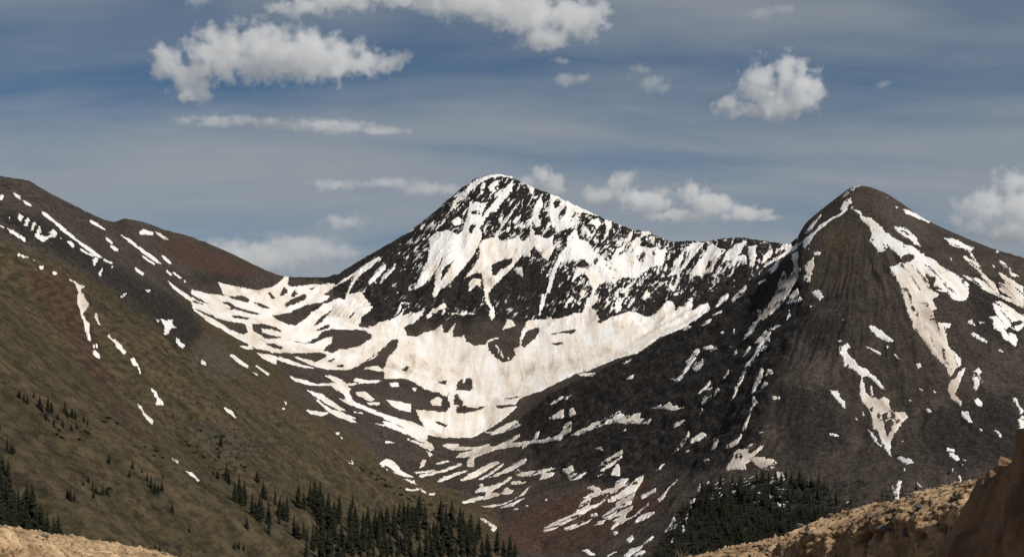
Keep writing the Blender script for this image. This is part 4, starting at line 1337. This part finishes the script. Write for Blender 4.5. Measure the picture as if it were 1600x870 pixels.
for lab_, x, y, h in [('lone dark spruce low on the green slope below the elongated clump', 269, 802, 20),
                      ('lone small spruce at mid slope below the upper clump', 170, 724, 14), ('lone small spruce near the lower end of the grassy slope', 296, 832, 11),
                      ('pointed spruce above the boulder strewn patch on the slope', 345, 698, 25), ('short spruce under the pointed one on the rocky patch', 342, 716, 13),
                      ('thin lone spruce left of the tall pair on the slope', 402, 752, 19), ('lone spruce on grass above the lower forest edge', 551, 792, 22)]:
    spruce(x, y, h, lab_, None)
for x, y, h in [(366, 857, 12), (373, 856, 15), (381, 860, 12)]:
    spruce(x, y, h, 'small spruce in the group of three low on the grass', 'three small spruces low on the grass')
for x, y, h in [(354, 752, 34), (358, 757, 26), (340, 748, 16), (333, 742, 12), (367, 784, 36), (374, 787, 50), (381, 790, 42), (377, 790, 30), (394, 806, 38), (400, 810, 30), (405, 813, 40),
                (409, 808, 34), (420, 820, 40), (411, 778, 34), (414, 780, 24), (430, 788, 30), (437, 808, 36), (443, 812, 34), (448, 814, 42), (436, 818, 26), (460, 838, 38),
                (466, 842, 30), (475, 842, 30), (480, 846, 24), (420, 835, 30), (386, 826, 20)]:
    spruce(x, y, h, 'tall spruce in the scattered band left of the lower forest', 'spruces in the scattered band')
for x, y in scatter(poly('466,780 486,786 505,796 540,812 575,822 612,818 640,808 672,806 700,814 740,836 775,858 812,876 560,876 470,876 500,846 490,810 466,796'), 150, 7.5, 5):
    dg_ = y - 0.62 * x
    if noise(np.array([dg_ / 17.0]), np.array([x / 70.0]), 14)[0] < -0.22 and y < 862:
        continue
    spruce(x, y, random.uniform(28, 48) * (1.1 if x < 560 else 0.92), 'tall dark spruce in the forest at bottom centre of the slope', 'spruces in the lower slope forest')
for x, y in scatter(poly('1040,815 1090,765 1140,752 1180,750 1240,742 1292,752 1310,790 1250,800 1120,800'), 45, 9, 9):
    spruce(x, y, random.uniform(15, 24), 'spruce at the upper edge of the forest below the dark mountain', 'spruces along the upper edge of the far forest')

# the rest of the far forest reads as one mass
fv, ff, off = [], [], 0
for x, y in scatter(poly('1015,878 1040,838 1090,768 1140,754 1180,752 1240,746 1292,754 1300,790 1345,800 1335,822 1262,846 1250,880'), 880, 2.5, 21) + \
        scatter(poly('1290,745 1330,745 1440,765 1500,700 1480,780 1340,815 1290,830'), 170, 4, 22):
    p = hit(x, y)
    if p is None:
        continue
    if y < 800 and noise(np.array([x / 26.0]), np.array([y / 15.0]), 8)[0] < (800 - y) / 60 * 0.55 - 0.25:
        continue
    v, f = random.choice(CON)
    h = random.uniform(12, 23) / F * p[1] * (1.0 if x < 1290 else 0.6)
    a = random.uniform(0, 6.28)
    ca, sa = math.cos(a), math.sin(a)
    fv.append(np.c_[(v[:, 0] * ca - v[:, 1] * sa) * h * 1.7 + p[0], (v[:, 0] * sa + v[:, 1] * ca) * h * 1.7 + p[1], v[:, 2] * h + p[2]])
    ff.append(f + off)
    off += len(v)
fo = mesh_obj('forest', np.concatenate(fv), np.concatenate(ff), MAT_N, smooth=False, tris=True)
tag(fo, 'dense dark conifer forest at the foot of the dark mountain behind the orange bank', 'forest', kind='stuff')


# ---- low dark shrubs and scattered stones on the green slope
def shrub_arrays(seed):
    R = random.Random(seed)
    v, f = [], []
    for k in range(110):
        a, e = R.uniform(0, 6.28), R.uniform(0, 1.4)
        r = R.uniform(0.45, 1.0)
        c = Vector((math.cos(a) * math.cos(e) * r, math.sin(a) * math.cos(e) * r, math.sin(e) * r * 0.62))
        s = R.uniform(0.12, 0.24)
        d1 = Vector((R.uniform(-1, 1), R.uniform(-1, 1), R.uniform(-1, 1))).normalized() * s
        d2 = Vector((R.uniform(-1, 1), R.uniform(-1, 1), R.uniform(-1, 1))).normalized() * s
        b0 = len(v)
        v += [tuple(c + d1), tuple(c + d2), tuple(c - d1), tuple(c - d2)]
        f += [(b0, b0 + 1, b0 + 2), (b0, b0 + 2, b0 + 3)]
    return np.array(v), np.array(f)


SHR = [shrub_arrays(s) for s in range(4)]
SHRUB_ME = [tri_mesh('shrub', v, f, MAT_N) for v, f in SHR]


def shrub(px, py, wpx, label, group):
    p = hit(px, py)
    if p is None:
        return
    o = bpy.data.objects.new('shrub', random.choice(SHRUB_ME))
    s = wpx / 2 / F * p[1]
    o.location = p
    o.scale = (s, s, s * random.uniform(0.7, 1.1))
    o.rotation_euler = (0, 0, random.uniform(0, 6.28))
    sc.collection.objects.link(o)
    tag(o, label, 'shrub', group)


for pl, n_, w, lb_, gr in [
        ('60,645 120,660 150,670 130,690 90,690', 14, 9, 'low dark shrub under the upper spruce clump', 'shrubs under the upper spruce clump'),
        ('215,688 245,700 255,716 240,712', 6, 10, 'dark shrub in the short diagonal row beside the thin snow streak', 'shrubs in the diagonal row'),
        ('270,660 400,690 410,740 330,745 290,700', 34, 8, 'dark shrub among the stones of the rocky patch at mid slope', 'shrubs on the rocky patch'),
        ('555,728 600,745 645,775 640,785 590,755', 16, 8, 'shrub along the crest of the green spur', 'shrubs along the spur crest'),
        ('150,755 175,765 172,778 150,772', 5, 10, 'dense round shrub at the foot of the low spreading clump', 'shrubs in the low spreading clump'),
        ('240,525 290,530 285,545 240,540', 6, 6, 'small shrub on the slope below the grey cliffs', 'shrubs below the grey cliffs'),
        ('150,640 190,650 185,665 155,660', 5, 9, 'dark shrub on open grass right of the upper clump', 'shrubs right of the upper clump'),
        ('600,765 720,790 700,808 640,800', 16, 8, 'shrub above the lower forest edge', 'shrubs above the lower forest')]:
    for x, y in scatter(poly(pl), n_, 4, 31 + n_):
        shrub(x, y, w * random.uniform(0.6, 1.3), lb_, gr)
# grass tufts, heather and stones too small to pick apart
fv, ff, off = [], [], 0
for pl, n_, w in [('-15,420 120,440 300,545 480,660 640,770 780,868 -15,868', 5200, 4.2), ('260,640 420,680 430,750 300,740', 420, 5.0), ('-15,350 200,430 330,560 200,500', 300, 2.2)]:
    for x, y in scatter(poly(pl), n_, 0.0, 77):
        p = hit(x, y)
        if p is None or noise(np.array([p[0] / 30 + p[1] / 80]), np.array([p[1] / 22.0]), 5)[0] < -0.1 + random.uniform(-0.35, 0.35):
            continue
        v, f = random.choice(SHR)
        k = random.randrange(0, 60)
        f = f[k * 2:k * 2 + 24]
        s = w / 2 / F * p[1] * random.uniform(0.5, 1.6)
        i0 = f.min()
        v = v[i0:f.max() + 1]
        fv.append(v * s * np.array([1.2, 1.2, 1.1]) + np.array(p))
        ff.append(f - i0 + off)
        off += len(v)
hm = bpy.data.materials.new('heath')
hm.use_nodes = True
t_ = hm.node_tree
b_ = t_.nodes['Principled BSDF']
b_.inputs['Roughness'].default_value = 0.95
c_ = mixc(t_, ramp(t_, nz(t_, node(t_, 'ShaderNodeTexCoord').outputs['Object'], 0.05, 3.0), 0.35, 0.65), (0.020, 0.019, 0.012), (0.034, 0.027, 0.018))
t_.links.new(c_, b_.inputs['Base Color'])
ho = mesh_obj('heath_tufts', np.concatenate(fv), np.concatenate(ff), hm, smooth=False, tris=True)
tag(ho, 'low dark heath and grass tufts covering the green hillside', 'vegetation', kind='stuff')


def stone_arrays(seed, sub=1):
    bm = bmesh.new()
    bmesh.ops.create_icosphere(bm, subdivisions=sub, radius=1.0)
    R = random.Random(seed)
    o3 = Vector((R.uniform(0, 50), R.uniform(0, 50), R.uniform(0, 50)))
    from mathutils import noise as mn
    for v in bm.verts:
        v.co *= 0.75 + 0.5 * mn.noise(v.co * 1.3 + o3) + R.uniform(-0.12, 0.12)
        v.co.z *= 0.7
    vv = np.array([v.co[:] for v in bm.verts])
    ff_ = np.array([[v.index for v in f.verts] for f in bm.faces])
    bm.free()
    return vv, ff_


STN = [stone_arrays(s) for s in range(5)]


def rock_material(name, a, b2, scale, dark=0.35, tone=False):
    m, t, b = new_mat(name, 0.95, 0.1)
    co = node(t, 'ShaderNodeTexCoord').outputs['Object']
    n1_ = nz(t, co, scale, 8.0, 0.65, 0.3)
    n2_ = nz(t, co, scale * 7, 6.0, 0.7)
    c = mixc(t, ramp(t, n1_, 0.35, 0.65), a, b2)
    if tone:      # fragments of lighter and darker stone, darker in the cracks between them
        tn = node(t, 'ShaderNodeAttribute', attribute_name='tone').outputs['Fac']
        c = mixc(t, 1.0, c, mixc(t, tn, (0.38, 0.33, 0.28), (1.45, 1.42, 1.36)), 'MULTIPLY')
    c = mixc(t, ramp(t, n2_, 0.56, 0.72, 0.0, dark), c, tuple(v * 0.35 for v in a))
    c = mixc(t, ramp(t, n2_, 0.30, 0.42, 0.35, 0.0), c, tuple(min(1, v * 1.5) for v in b2))
    t.links.new(c, b.inputs['Base Color'])
    bp = node(t, 'ShaderNodeBump', ins={'Strength': 0.6, 'Distance': 0.3 / scale, 'Height': mth(t, 'ADD', n1_, mth(t, 'MULTIPLY', n2_, 0.4))})
    t.links.new(bp.outputs[0], b.inputs['Normal'])
    return m


fv, ff, off = [], [], 0
MAT_ST = rock_material('slope_stone', (0.085, 0.075, 0.062), (0.17, 0.15, 0.125), 0.5)
for pl, n_, w in [('280,650 420,680 430,720 320,720', 300, 2.0), ('330,690 430,760 380,750', 80, 2.0), ('100,780 140,800 130,800', 14, 2.4), ('-15,480 200,640 300,780 100,760 -15,640', 120, 1.5),
                  ('640,790 760,830 740,830', 40, 2.0), ('600,740 720,780 700,790', 40, 2.0)]:
    for x, y in scatter(poly(pl), n_, 0.0, 99):
        p = hit(x, y)
        if p is None:
            continue
        v, f = random.choice(STN)
        s = w / 2 / F * p[1] * random.uniform(0.4, 1.5)
        a = random.uniform(0, 6.28)
        ca, sa = math.cos(a), math.sin(a)
        fv.append(np.c_[(v[:, 0] * ca - v[:, 1] * sa) * s + p[0], (v[:, 0] * sa + v[:, 1] * ca) * s + p[1], v[:, 2] * s + p[2]])
        ff.append(f + off)
        off += len(v)
so_ = mesh_obj('scattered_stones', np.concatenate(fv), np.concatenate(ff), MAT_ST, smooth=False, tris=True)
tag(so_, 'pale stones scattered over the green hillside', 'stones', kind='stuff')

for base in sorted({o['label'] for o in sc.objects if o.get('category') in ('tree', 'shrub')}):
    ranked(base)

# ------------------------------------------------------------------ foreground: ground at the viewpoint, two rock banks, boulder
def worley(x, y, seed):
    ix, iy = np.floor(x), np.floor(y)
    d1 = np.full(x.shape, 9.0)
    d2 = np.full(x.shape, 9.0)
    cid = np.zeros(x.shape)
    for dx in (-1, 0, 1):
        for dy in (-1, 0, 1):
            cx_, cy_ = ix + dx, iy + dy
            hx, hy = _hash(cx_, cy_, seed), _hash(cx_, cy_, seed + 1)
            d = np.hypot(cx_ + hx - x, cy_ + hy - y)
            nearer = d < d1
            d2 = np.where(nearer, d1, np.minimum(d2, d))
            cid = np.where(nearer, _hash(cx_, cy_, seed + 2), cid)
            d1 = np.where(nearer, d, d1)
    return d1, d2, cid


th_ = np.linspace(0, 2 * np.pi, 181)
rr = np.r_[0, np.geomspace(0.6, 420, 70)]
TH, RR = np.meshgrid(th_, rr)
gxx, gyy = RR * np.sin(TH), RR * np.cos(TH)
front = sstep(-0.4, 0.5, np.cos(TH))
gzz = -1.62 - front * 0.30 * np.maximum(RR - 12, 0) - (1 - front) * 0.02 * RR + 0.03 * fbm(gxx / 0.8, gyy / 0.8, 3, 3) + np.minimum(RR / 60, 1) * 0.8 * fbm(gxx / 14, gyy / 14, 3, 4)
ii = np.arange(TH.size).reshape(TH.shape)
gq = np.stack([ii[:-1, :-1], ii[1:, :-1], ii[1:, 1:], ii[:-1, 1:]], -1).reshape(-1, 4)
MAT_GR = rock_material('gravel_ground', (0.17, 0.125, 0.085), (0.26, 0.20, 0.14), 3.0)
tag(mesh_obj('ground', np.stack([gxx, gyy, gzz], -1).reshape(-1, 3), gq, MAT_GR), 'tan gravel ground at the viewpoint below the rock banks', 'ground', kind='structure')


def bank(name, crest, mat, label, cell, amp, face_n, back=2.2, seed=1, rows_n=190, cols_n=460, face_lean=0.22, top_rise=0.05, flute_amp=0.10, face_chip=1.0):
    """rock bank: crest line (column,row,distance); a broken face drops towards face_n, the top runs back from it"""
    C = np.array([wpt(*[float(v) for v in t.split(',')]) for t in crest.split()])
    seg = np.r_[0, np.cumsum(np.hypot(np.diff(C[:, 0]), np.diff(C[:, 1])))]
    s = np.linspace(0, seg[-1], cols_n)
    cx_, cy_, cz_ = [np.interp(s, seg, C[:, k]) for k in range(3)]
    fn = Vector(face_n).normalized()
    nt = int(rows_n * 0.55)
    t = np.r_[-np.linspace(1, 0, nt) ** 1.6, np.linspace(0, 1, rows_n - nt)[1:] ** 1.8]      # -1 foot of the face, 0 crest, 1 far edge of the top
    Sg, Tg = np.meshgrid(s, t)
    H = cz_[None, :] + 1.75
    down = np.clip(-Tg, 0, 1)
    upb = np.clip(Tg, 0, 1)
    zz = cz_[None, :] - down * H + upb * back * top_rise
    rim = 0.16 * sstep(0.0, 0.12, down) + 0.05 * np.minimum(down / 0.02, 1)
    zz = zz
    o_ = down * H * face_lean + rim - upb * back
    x_, y_ = cx_[None, :] + fn.x * o_, cy_[None, :] + fn.y * o_
    vv = zz + upb * back
    d1, d2, cid = worley(Sg / cell + 0.4 * noise(Sg / cell, vv / cell, seed), vv / (cell * 0.7), seed)
    e1, e2, cid2 = worley(Sg / cell * 3.1, vv / cell * 3.7, seed + 9)
    # vertical flutes and buttresses, with hollows broken out under the rim
    flute = fbm(Sg / 0.34, vv / 2.4, 3, seed + 3, 0.55, True) * flute_amp
    hole = sstep(0.18, 0.5, fbm(Sg / 0.26, vv / 0.22, 3, seed + 6)) * sstep(0.02, 0.10, down) * sstep(0.75, 0.3, down)
    chips = 0.75 * sstep(0.0, 0.10, d2 - d1) * (0.2 + 1.1 * cid) + 0.60 * sstep(0.0, 0.12, e2 - e1) * (0.1 + cid2) + 0.45 * fbm(Sg / 0.03, vv / 0.03, 3, seed + 5, 0.7) - 0.55
    rubble = np.where(Tg < 0, np.clip(1.15 - 1.6 * sstep(0.03, 0.30 + 0.2 * fbm(Sg / 0.2, Sg * 0, 2, seed + 7), down), 0.22, 1), 1.0) * face_chip + (1 - face_chip) * (Tg >= 0)
    k = amp * chips * rubble
    outw = np.where(Tg < 0, sstep(0, 0.06, down), 0.0) * (flute - 0.20 * hole) + k * np.where(Tg < 0, 0.9, 0.15)
    x_ += fn.x * outw
    y_ += fn.y * outw
    crest_keep = 0.35 + 0.65 * sstep(0.0, 0.15, np.abs(Tg))
    zz += k * np.where(Tg < 0, 0.3, 0.9) * crest_keep
    ii_ = np.arange(Sg.size).reshape(Sg.shape)
    qd = np.stack([ii_[:-1, :-1], ii_[:-1, 1:], ii_[1:, 1:], ii_[1:, :-1]], -1).reshape(-1, 4)
    if fn.x > 0:
        qd = qd[:, ::-1]
    tone = np.clip(0.30 + 0.65 * cid * 0.6 + 0.65 * cid2 * 0.4 + 0.35 * fbm(Sg / 0.3, vv / 0.3, 2, seed + 11) - 0.7 * (1 - sstep(0.0, 0.07, d2 - d1)), 0, 1)
    o = mesh_obj(name, np.stack([x_, y_, zz], -1).reshape(-1, 3), qd, mat, {'tone': np.stack([tone, tone, tone, np.ones_like(tone)], -1).reshape(-1, 4)}, smooth=False)
    tag(o, label, 'rock bank')
    keep = (Tg > -0.30) & (Tg < 0.10) & (Sg > 0.1)
    return o, np.stack([x_, y_, zz], -1)[keep]


MAT_RR = rock_material('orange_tuff', (0.27, 0.185, 0.11), (0.47, 0.34, 0.215), 5.0, 0.6, True)
MAT_RL = rock_material('tan_tuff', (0.30, 0.21, 0.12), (0.54, 0.40, 0.255), 7.0, 0.85, True)
MAT_RB = rock_material('brown_boulder', (0.13, 0.075, 0.042), (0.30, 0.18, 0.10), 3.0, 0.5)
rb, rbc = bank('rock_bank', '1000,905,11.4 1060,878,11.2 1090,869,11.0 1130,861,10.9 1180,851,10.7 1225,846,10.5 1252,848,10.4 1260,829,10.3 1275,816,10.2 1300,806,10.0 1340,797,9.8 1400,787,9.5 1415,777,9.4 1440,770,9.25 1480,765,9.0 1520,755,8.8 1550,745,8.6 1620,730,8.2 1700,715,7.8',
               MAT_RR, 'orange brown crumbling rock bank along the lower right corner', 0.060, 0.062, (-0.80, -0.60, 0), seed=3, rows_n=190, cols_n=470, flute_amp=0.17)
lbk, lbc = bank('rock_bank', '-80,815,8.4 0,822,9.0 9,823,9.05 14,829,9.1 35,830,9.25 42,837,9.3 74,841,9.5 77,850,9.55 92,852,9.6 110,859,9.8 150,863,10.0 200,864,10.3 260,866,10.7 290,875,10.9 340,900,11.2',
                MAT_RL, 'sunlit tan rock edge in the bottom left corner', 0.065, 0.045, (0.75, -0.66, 0), seed=8, face_lean=0.12, rows_n=170, cols_n=380, flute_amp=0.05)


STONE_ME = {}


def stone(parent, x, y, zc, s, mat, seed, sub=2):
    v, f = stone_arrays(seed, sub)
    key = (seed, sub, mat.name)
    if key not in STONE_ME:
        STONE_ME[key] = tri_mesh('stone', v, f, mat)
    me = STONE_ME[key]
    o = bpy.data.objects.new('stone', me)
    o.location = (x, y, zc)
    o.scale = (s, s * random.uniform(0.7, 1.1), s * random.uniform(0.6, 0.9))
    o.rotation_euler = (random.uniform(-0.4, 0.4), random.uniform(-0.4, 0.4), random.uniform(0, 6.28))
    sc.collection.objects.link(o)
    o.parent = parent
    return o


MAT_RS = rock_material('orange_stone', (0.28, 0.19, 0.115), (0.50, 0.37, 0.24), 8.0, 0.5)
MAT_LS = rock_material('tan_stone', (0.32, 0.235, 0.145), (0.56, 0.42, 0.28), 8.0, 0.5)
MAT_GS = rock_material('grey_stone', (0.12, 0.11, 0.10), (0.24, 0.215, 0.19), 6.0, 0.4)
for ob, sp_, mt, n_, smin, smax in ((rb, rbc, MAT_RS, 240, 0.006, 0.026), (lbk, lbc, MAT_LS, 200, 0.005, 0.022)):
    for k in range(n_):
        x0, y0, z0 = sp_[random.randrange(len(sp_))]
        s = smin + (smax - smin) * random.random() ** 2.2
        if k % 6 == 0:
            s = random.uniform(0.028, 0.055) * (1.0 if ob is rb else 0.8)
        stone(ob, x0, y0, z0 + 0.1 * s, s, mt if random.random() < 0.8 else MAT_GS, k % 12, 1)
for px, py, d, s in [(1368, 808, 9.55, 0.062), (1382, 826, 9.5, 0.055), (1548, 766, 8.45, 0.075), (1322, 816, 9.8, 0.045), (1440, 792, 9.1, 0.05), (1498, 772, 8.8, 0.04)]:
    q_ = np.array(wpt(px, py, d))
    u_ = rbc / rbc[:, 1:2] * d
    near_ = rbc[np.argmin(((u_ - q_) ** 2).sum(1))]
    stone(rb, *near_, s, MAT_GS, int(px) % 12)

# large boulder close at the right edge
bm = bmesh.new()
bmesh.ops.create_icosphere(bm, subdivisions=6, radius=1.0)
from mathutils import noise as mn
for v in bm.verts:
    p = v.co.copy()
    k = 1 + 0.20 * mn.noise(p * 1.4) + 0.11 * mn.noise(p * 3.7) - 0.08 * abs(mn.noise(p * 7)) + 0.05 * mn.noise(p * 13) + 0.03 * mn.noise(p * 31)
    v.co = p * k
    v.co.x *= 0.40
    v.co.y *= 0.7
    v.co.z *= 0.95
me = bpy.data.meshes.new('boulder')
bm.to_mesh(me)
bm.free()
me.materials.append(MAT_RB)
bo = bpy.data.objects.new('boulder', me)
bo.location = (1.72, 4.6, -0.66)
bo.rotation_euler = (0, math.radians(9), 0.0)
sc.collection.objects.link(bo)
tag(bo, 'large brown boulder cut off by the right edge of the picture', 'boulder')

# dry weed on the bank
bm = bmesh.new()
wx, wy, wz = wpt(1062, 872, 11.1)
R = random.Random(4)
for k in range(11):
    a = R.uniform(0, 6.28)
    ln = R.uniform(0.05, 0.10)
    b0 = Vector((wx + R.uniform(-0.05, 0.05), wy + R.uniform(-0.05, 0.05), wz - 0.06))
    prev_ = None
    for j in range(5):
        u = j / 4
        c = b0 + Vector((math.cos(a) * 0.05 * u * u, math.sin(a) * 0.05 * u * u, 0.06 + ln * u))
        if j == 0:
            c.z = b0.z
        r_ = 0.0016 * (1 - 0.6 * u)
        ring = [bm.verts.new(c + Vector((math.cos(q_) * r_, math.sin(q_) * r_, 0))) for q_ in (0, 2.1, 4.2)]
        if prev_:
            for i in range(3):
                bm.faces.new((prev_[i], prev_[(i + 1) % 3], ring[(i + 1) % 3], ring[i]))
        prev_ = ring
me = bpy.data.meshes.new('dry_weed')
bm.to_mesh(me)
bm.free()
me.materials.append(rock_material('dry_stem', (0.20, 0.16, 0.10), (0.34, 0.28, 0.19), 9.0))
wo_ = bpy.data.objects.new('dry_weed', me)
sc.collection.objects.link(wo_)
tag(wo_, 'thin dry weed stems standing left of the orange rock bank', 'weed')


# ------------------------------------------------------------------ cumulus clouds, far behind the peaks
def cloud(puffs, label, dens=1.0, dist=14000.0, soft=1.0, group=None):
    P = []
    for t in puffs.split():
        px, py, rx, ry = [float(v) for v in t.split(',')]
        k = dist / F
        off_ = random.uniform(-0.3, 0.3) * rx * k
        d = dist + off_
        c = Vector(wpt(px, py, d))
        P.append((c, Vector((rx * k, (0.6 * rx + 0.4 * ry) * k, ry * k))))
    cen = sum((c for c, r in P), Vector()) / len(P)
    bm = bmesh.new()
    for c, r in P:
        bmesh.ops.create_icosphere(bm, subdivisions=3, radius=1.0, matrix=Matrix.Translation(c - cen) @ Matrix.Diagonal((r.x * 1.45, r.y * 1.45, r.z * 1.5, 1)))
    me0 = bpy.data.meshes.new('tmp')
    bm.to_mesh(me0)
    bm.free()
    o = bpy.data.objects.new('cloud', me0)
    sc.collection.objects.link(o)
    md = o.modifiers.new('r', 'REMESH')
    md.mode = 'VOXEL'
    md.voxel_size = max(min(r.z for c, r in P) * 0.45, 22)
    dg = bpy.context.evaluated_depsgraph_get()
    me = bpy.data.meshes.new_from_object(o.evaluated_get(dg))
    o.modifiers.clear()
    o.data = me
    bpy.data.meshes.remove(me0)
    me.name = 'cloud'
    o.location = cen
    m = bpy.data.materials.new('cloud_vapour')
    m.use_nodes = True
    t = m.node_tree
    t.nodes.clear()
    co = node(t, 'ShaderNodeTexCoord').outputs['Object']
    wn_ = node(t, 'ShaderNodeTexNoise', ins={'Vector': co, 'Scale': 0.0055, 'Detail': 4.0, 'Roughness': 0.55})
    wv = node(t, 'ShaderNodeVectorMath', operation='SUBTRACT', ins={0: wn_.outputs['Color'], 1: (0.5, 0.5, 0.5)}).outputs[0]
    rz_ = sum(r.z for c, r in P) / len(P)
    wv = node(t, 'ShaderNodeVectorMath', operation='SCALE', ins={0: wv, 'Scale': rz_ * 1.7}).outputs[0]
    cw = node(t, 'ShaderNodeVectorMath', operation='ADD', ins={0: co, 1: wv}).outputs[0]
    fld = None
    for c, r in P:
        dv = node(t, 'ShaderNodeVectorMath', operation='SUBTRACT', ins={0: cw, 1: tuple(c - cen)}).outputs[0]
        dv = node(t, 'ShaderNodeVectorMath', operation='DIVIDE', ins={0: dv, 1: tuple(r)}).outputs[0]
        ln = node(t, 'ShaderNodeVectorMath', operation='LENGTH', ins={0: dv}).outputs['Value']
        fld = ln if fld is None else mth(t, 'SMOOTH_MIN', fld, ln, 0.25)
    det = node(t, 'ShaderNodeTexNoise', ins={'Vector': co, 'Scale': 0.0085, 'Detail': 6.0, 'Roughness': 0.58}).outputs[0]
    f = mth(t, 'ADD', mth(t, 'SUBTRACT', 1.0, fld), mth(t, 'MULTIPLY', mth(t, 'SUBTRACT', det, 0.5), 2.7))
    f = ramp(t, f, 0.02, 0.02 + 0.60 * soft)
    f = mth(t, 'MULTIPLY', f, 0.0105 * dens)
    vol = node(t, 'ShaderNodeVolumeScatter', ins={'Color': (0.99, 0.99, 0.99, 1), 'Density': f, 'Anisotropy': 0.25})
    node(t, 'ShaderNodeOutputMaterial', ins={1: vol.outputs[0]})
    me.materials.clear()
    me.materials.append(m)
    tag(o, label, 'cloud', group)
    return o


cloud('262,98,34,30 302,122,44,34 345,85,54,44 415,82,66,48 480,85,62,44 530,95,52,34 575,102,42,22 300,148,36,16 335,62,24,16 250,82,16,14 610,95,35,14', 'large white cumulus cloud in the upper left sky')
cloud('700,-4,62,30 760,4,62,32 830,20,62,40 900,28,50,36 850,60,46,18 932,26,24,26 640,0,60,14 540,-2,60,16 480,14,50,12 440,12,25,8', 'widest cumulus bank cut off by the top edge of the sky')
cloud('1150,168,40,18 1188,132,36,36 1228,115,34,32 1260,138,34,34 1212,164,50,28 1246,160,40,20', 'round puffy cumulus cloud in the upper right sky')
cloud('878,97,20,8 886,124,20,11 908,122,16,8', 'small torn cloud under the wide cumulus bank', 0.6, soft=1.4)
cloud('1000,112,22,12 1020,130,25,13 1036,138,15,9', 'small wispy cloud left of the round puffy cumulus', 0.5, soft=1.5)
cloud('1380,132,18,7', 'tiny lone cloud puff right of the round puffy cumulus', 0.45, soft=1.5)
cloud('846,272,28,18 866,290,24,18 820,285,22,15', 'cumulus puff rising just behind the snowy summit', 1.0, soft=1.2)
cloud('940,306,36,17 975,288,25,22 1012,314,50,19 1080,298,30,20 1112,320,46,18 1160,335,46,11 1200,343,26,6 1060,336,70,9', 'long low cumulus bank between the two peaks', 1.2, soft=1.2)
cloud('1582,290,36,30 1540,322,50,28 1605,330,60,38 1520,350,42,18 1585,362,62,20', 'cumulus bank at the right edge above the dark slope', 1.0, soft=1.3)
cloud('1190,20,32,12 1222,16,24,10', 'thin cloud near the top edge above the round puffy cumulus', 0.3, soft=1.6)
cloud('312,-2,26,12', 'small cloud tip at the top edge above the large left cumulus', 0.6, soft=1.3)
cloud('340,190,70,6 430,195,90,8 520,198,80,8 600,204,50,5', 'long thin straight streak cloud in the left sky', 0.8, soft=1.5)
cloud('520,290,50,8 600,286,60,7 670,294,64,10', 'thin lens cloud left of the snowy summit', 0.8, soft=1.7)
cloud('300,402,120,26 400,400,110,28 480,390,90,24 540,345,50,14', 'pale low cloud bank above the saddle', 1.1, soft=2.2)
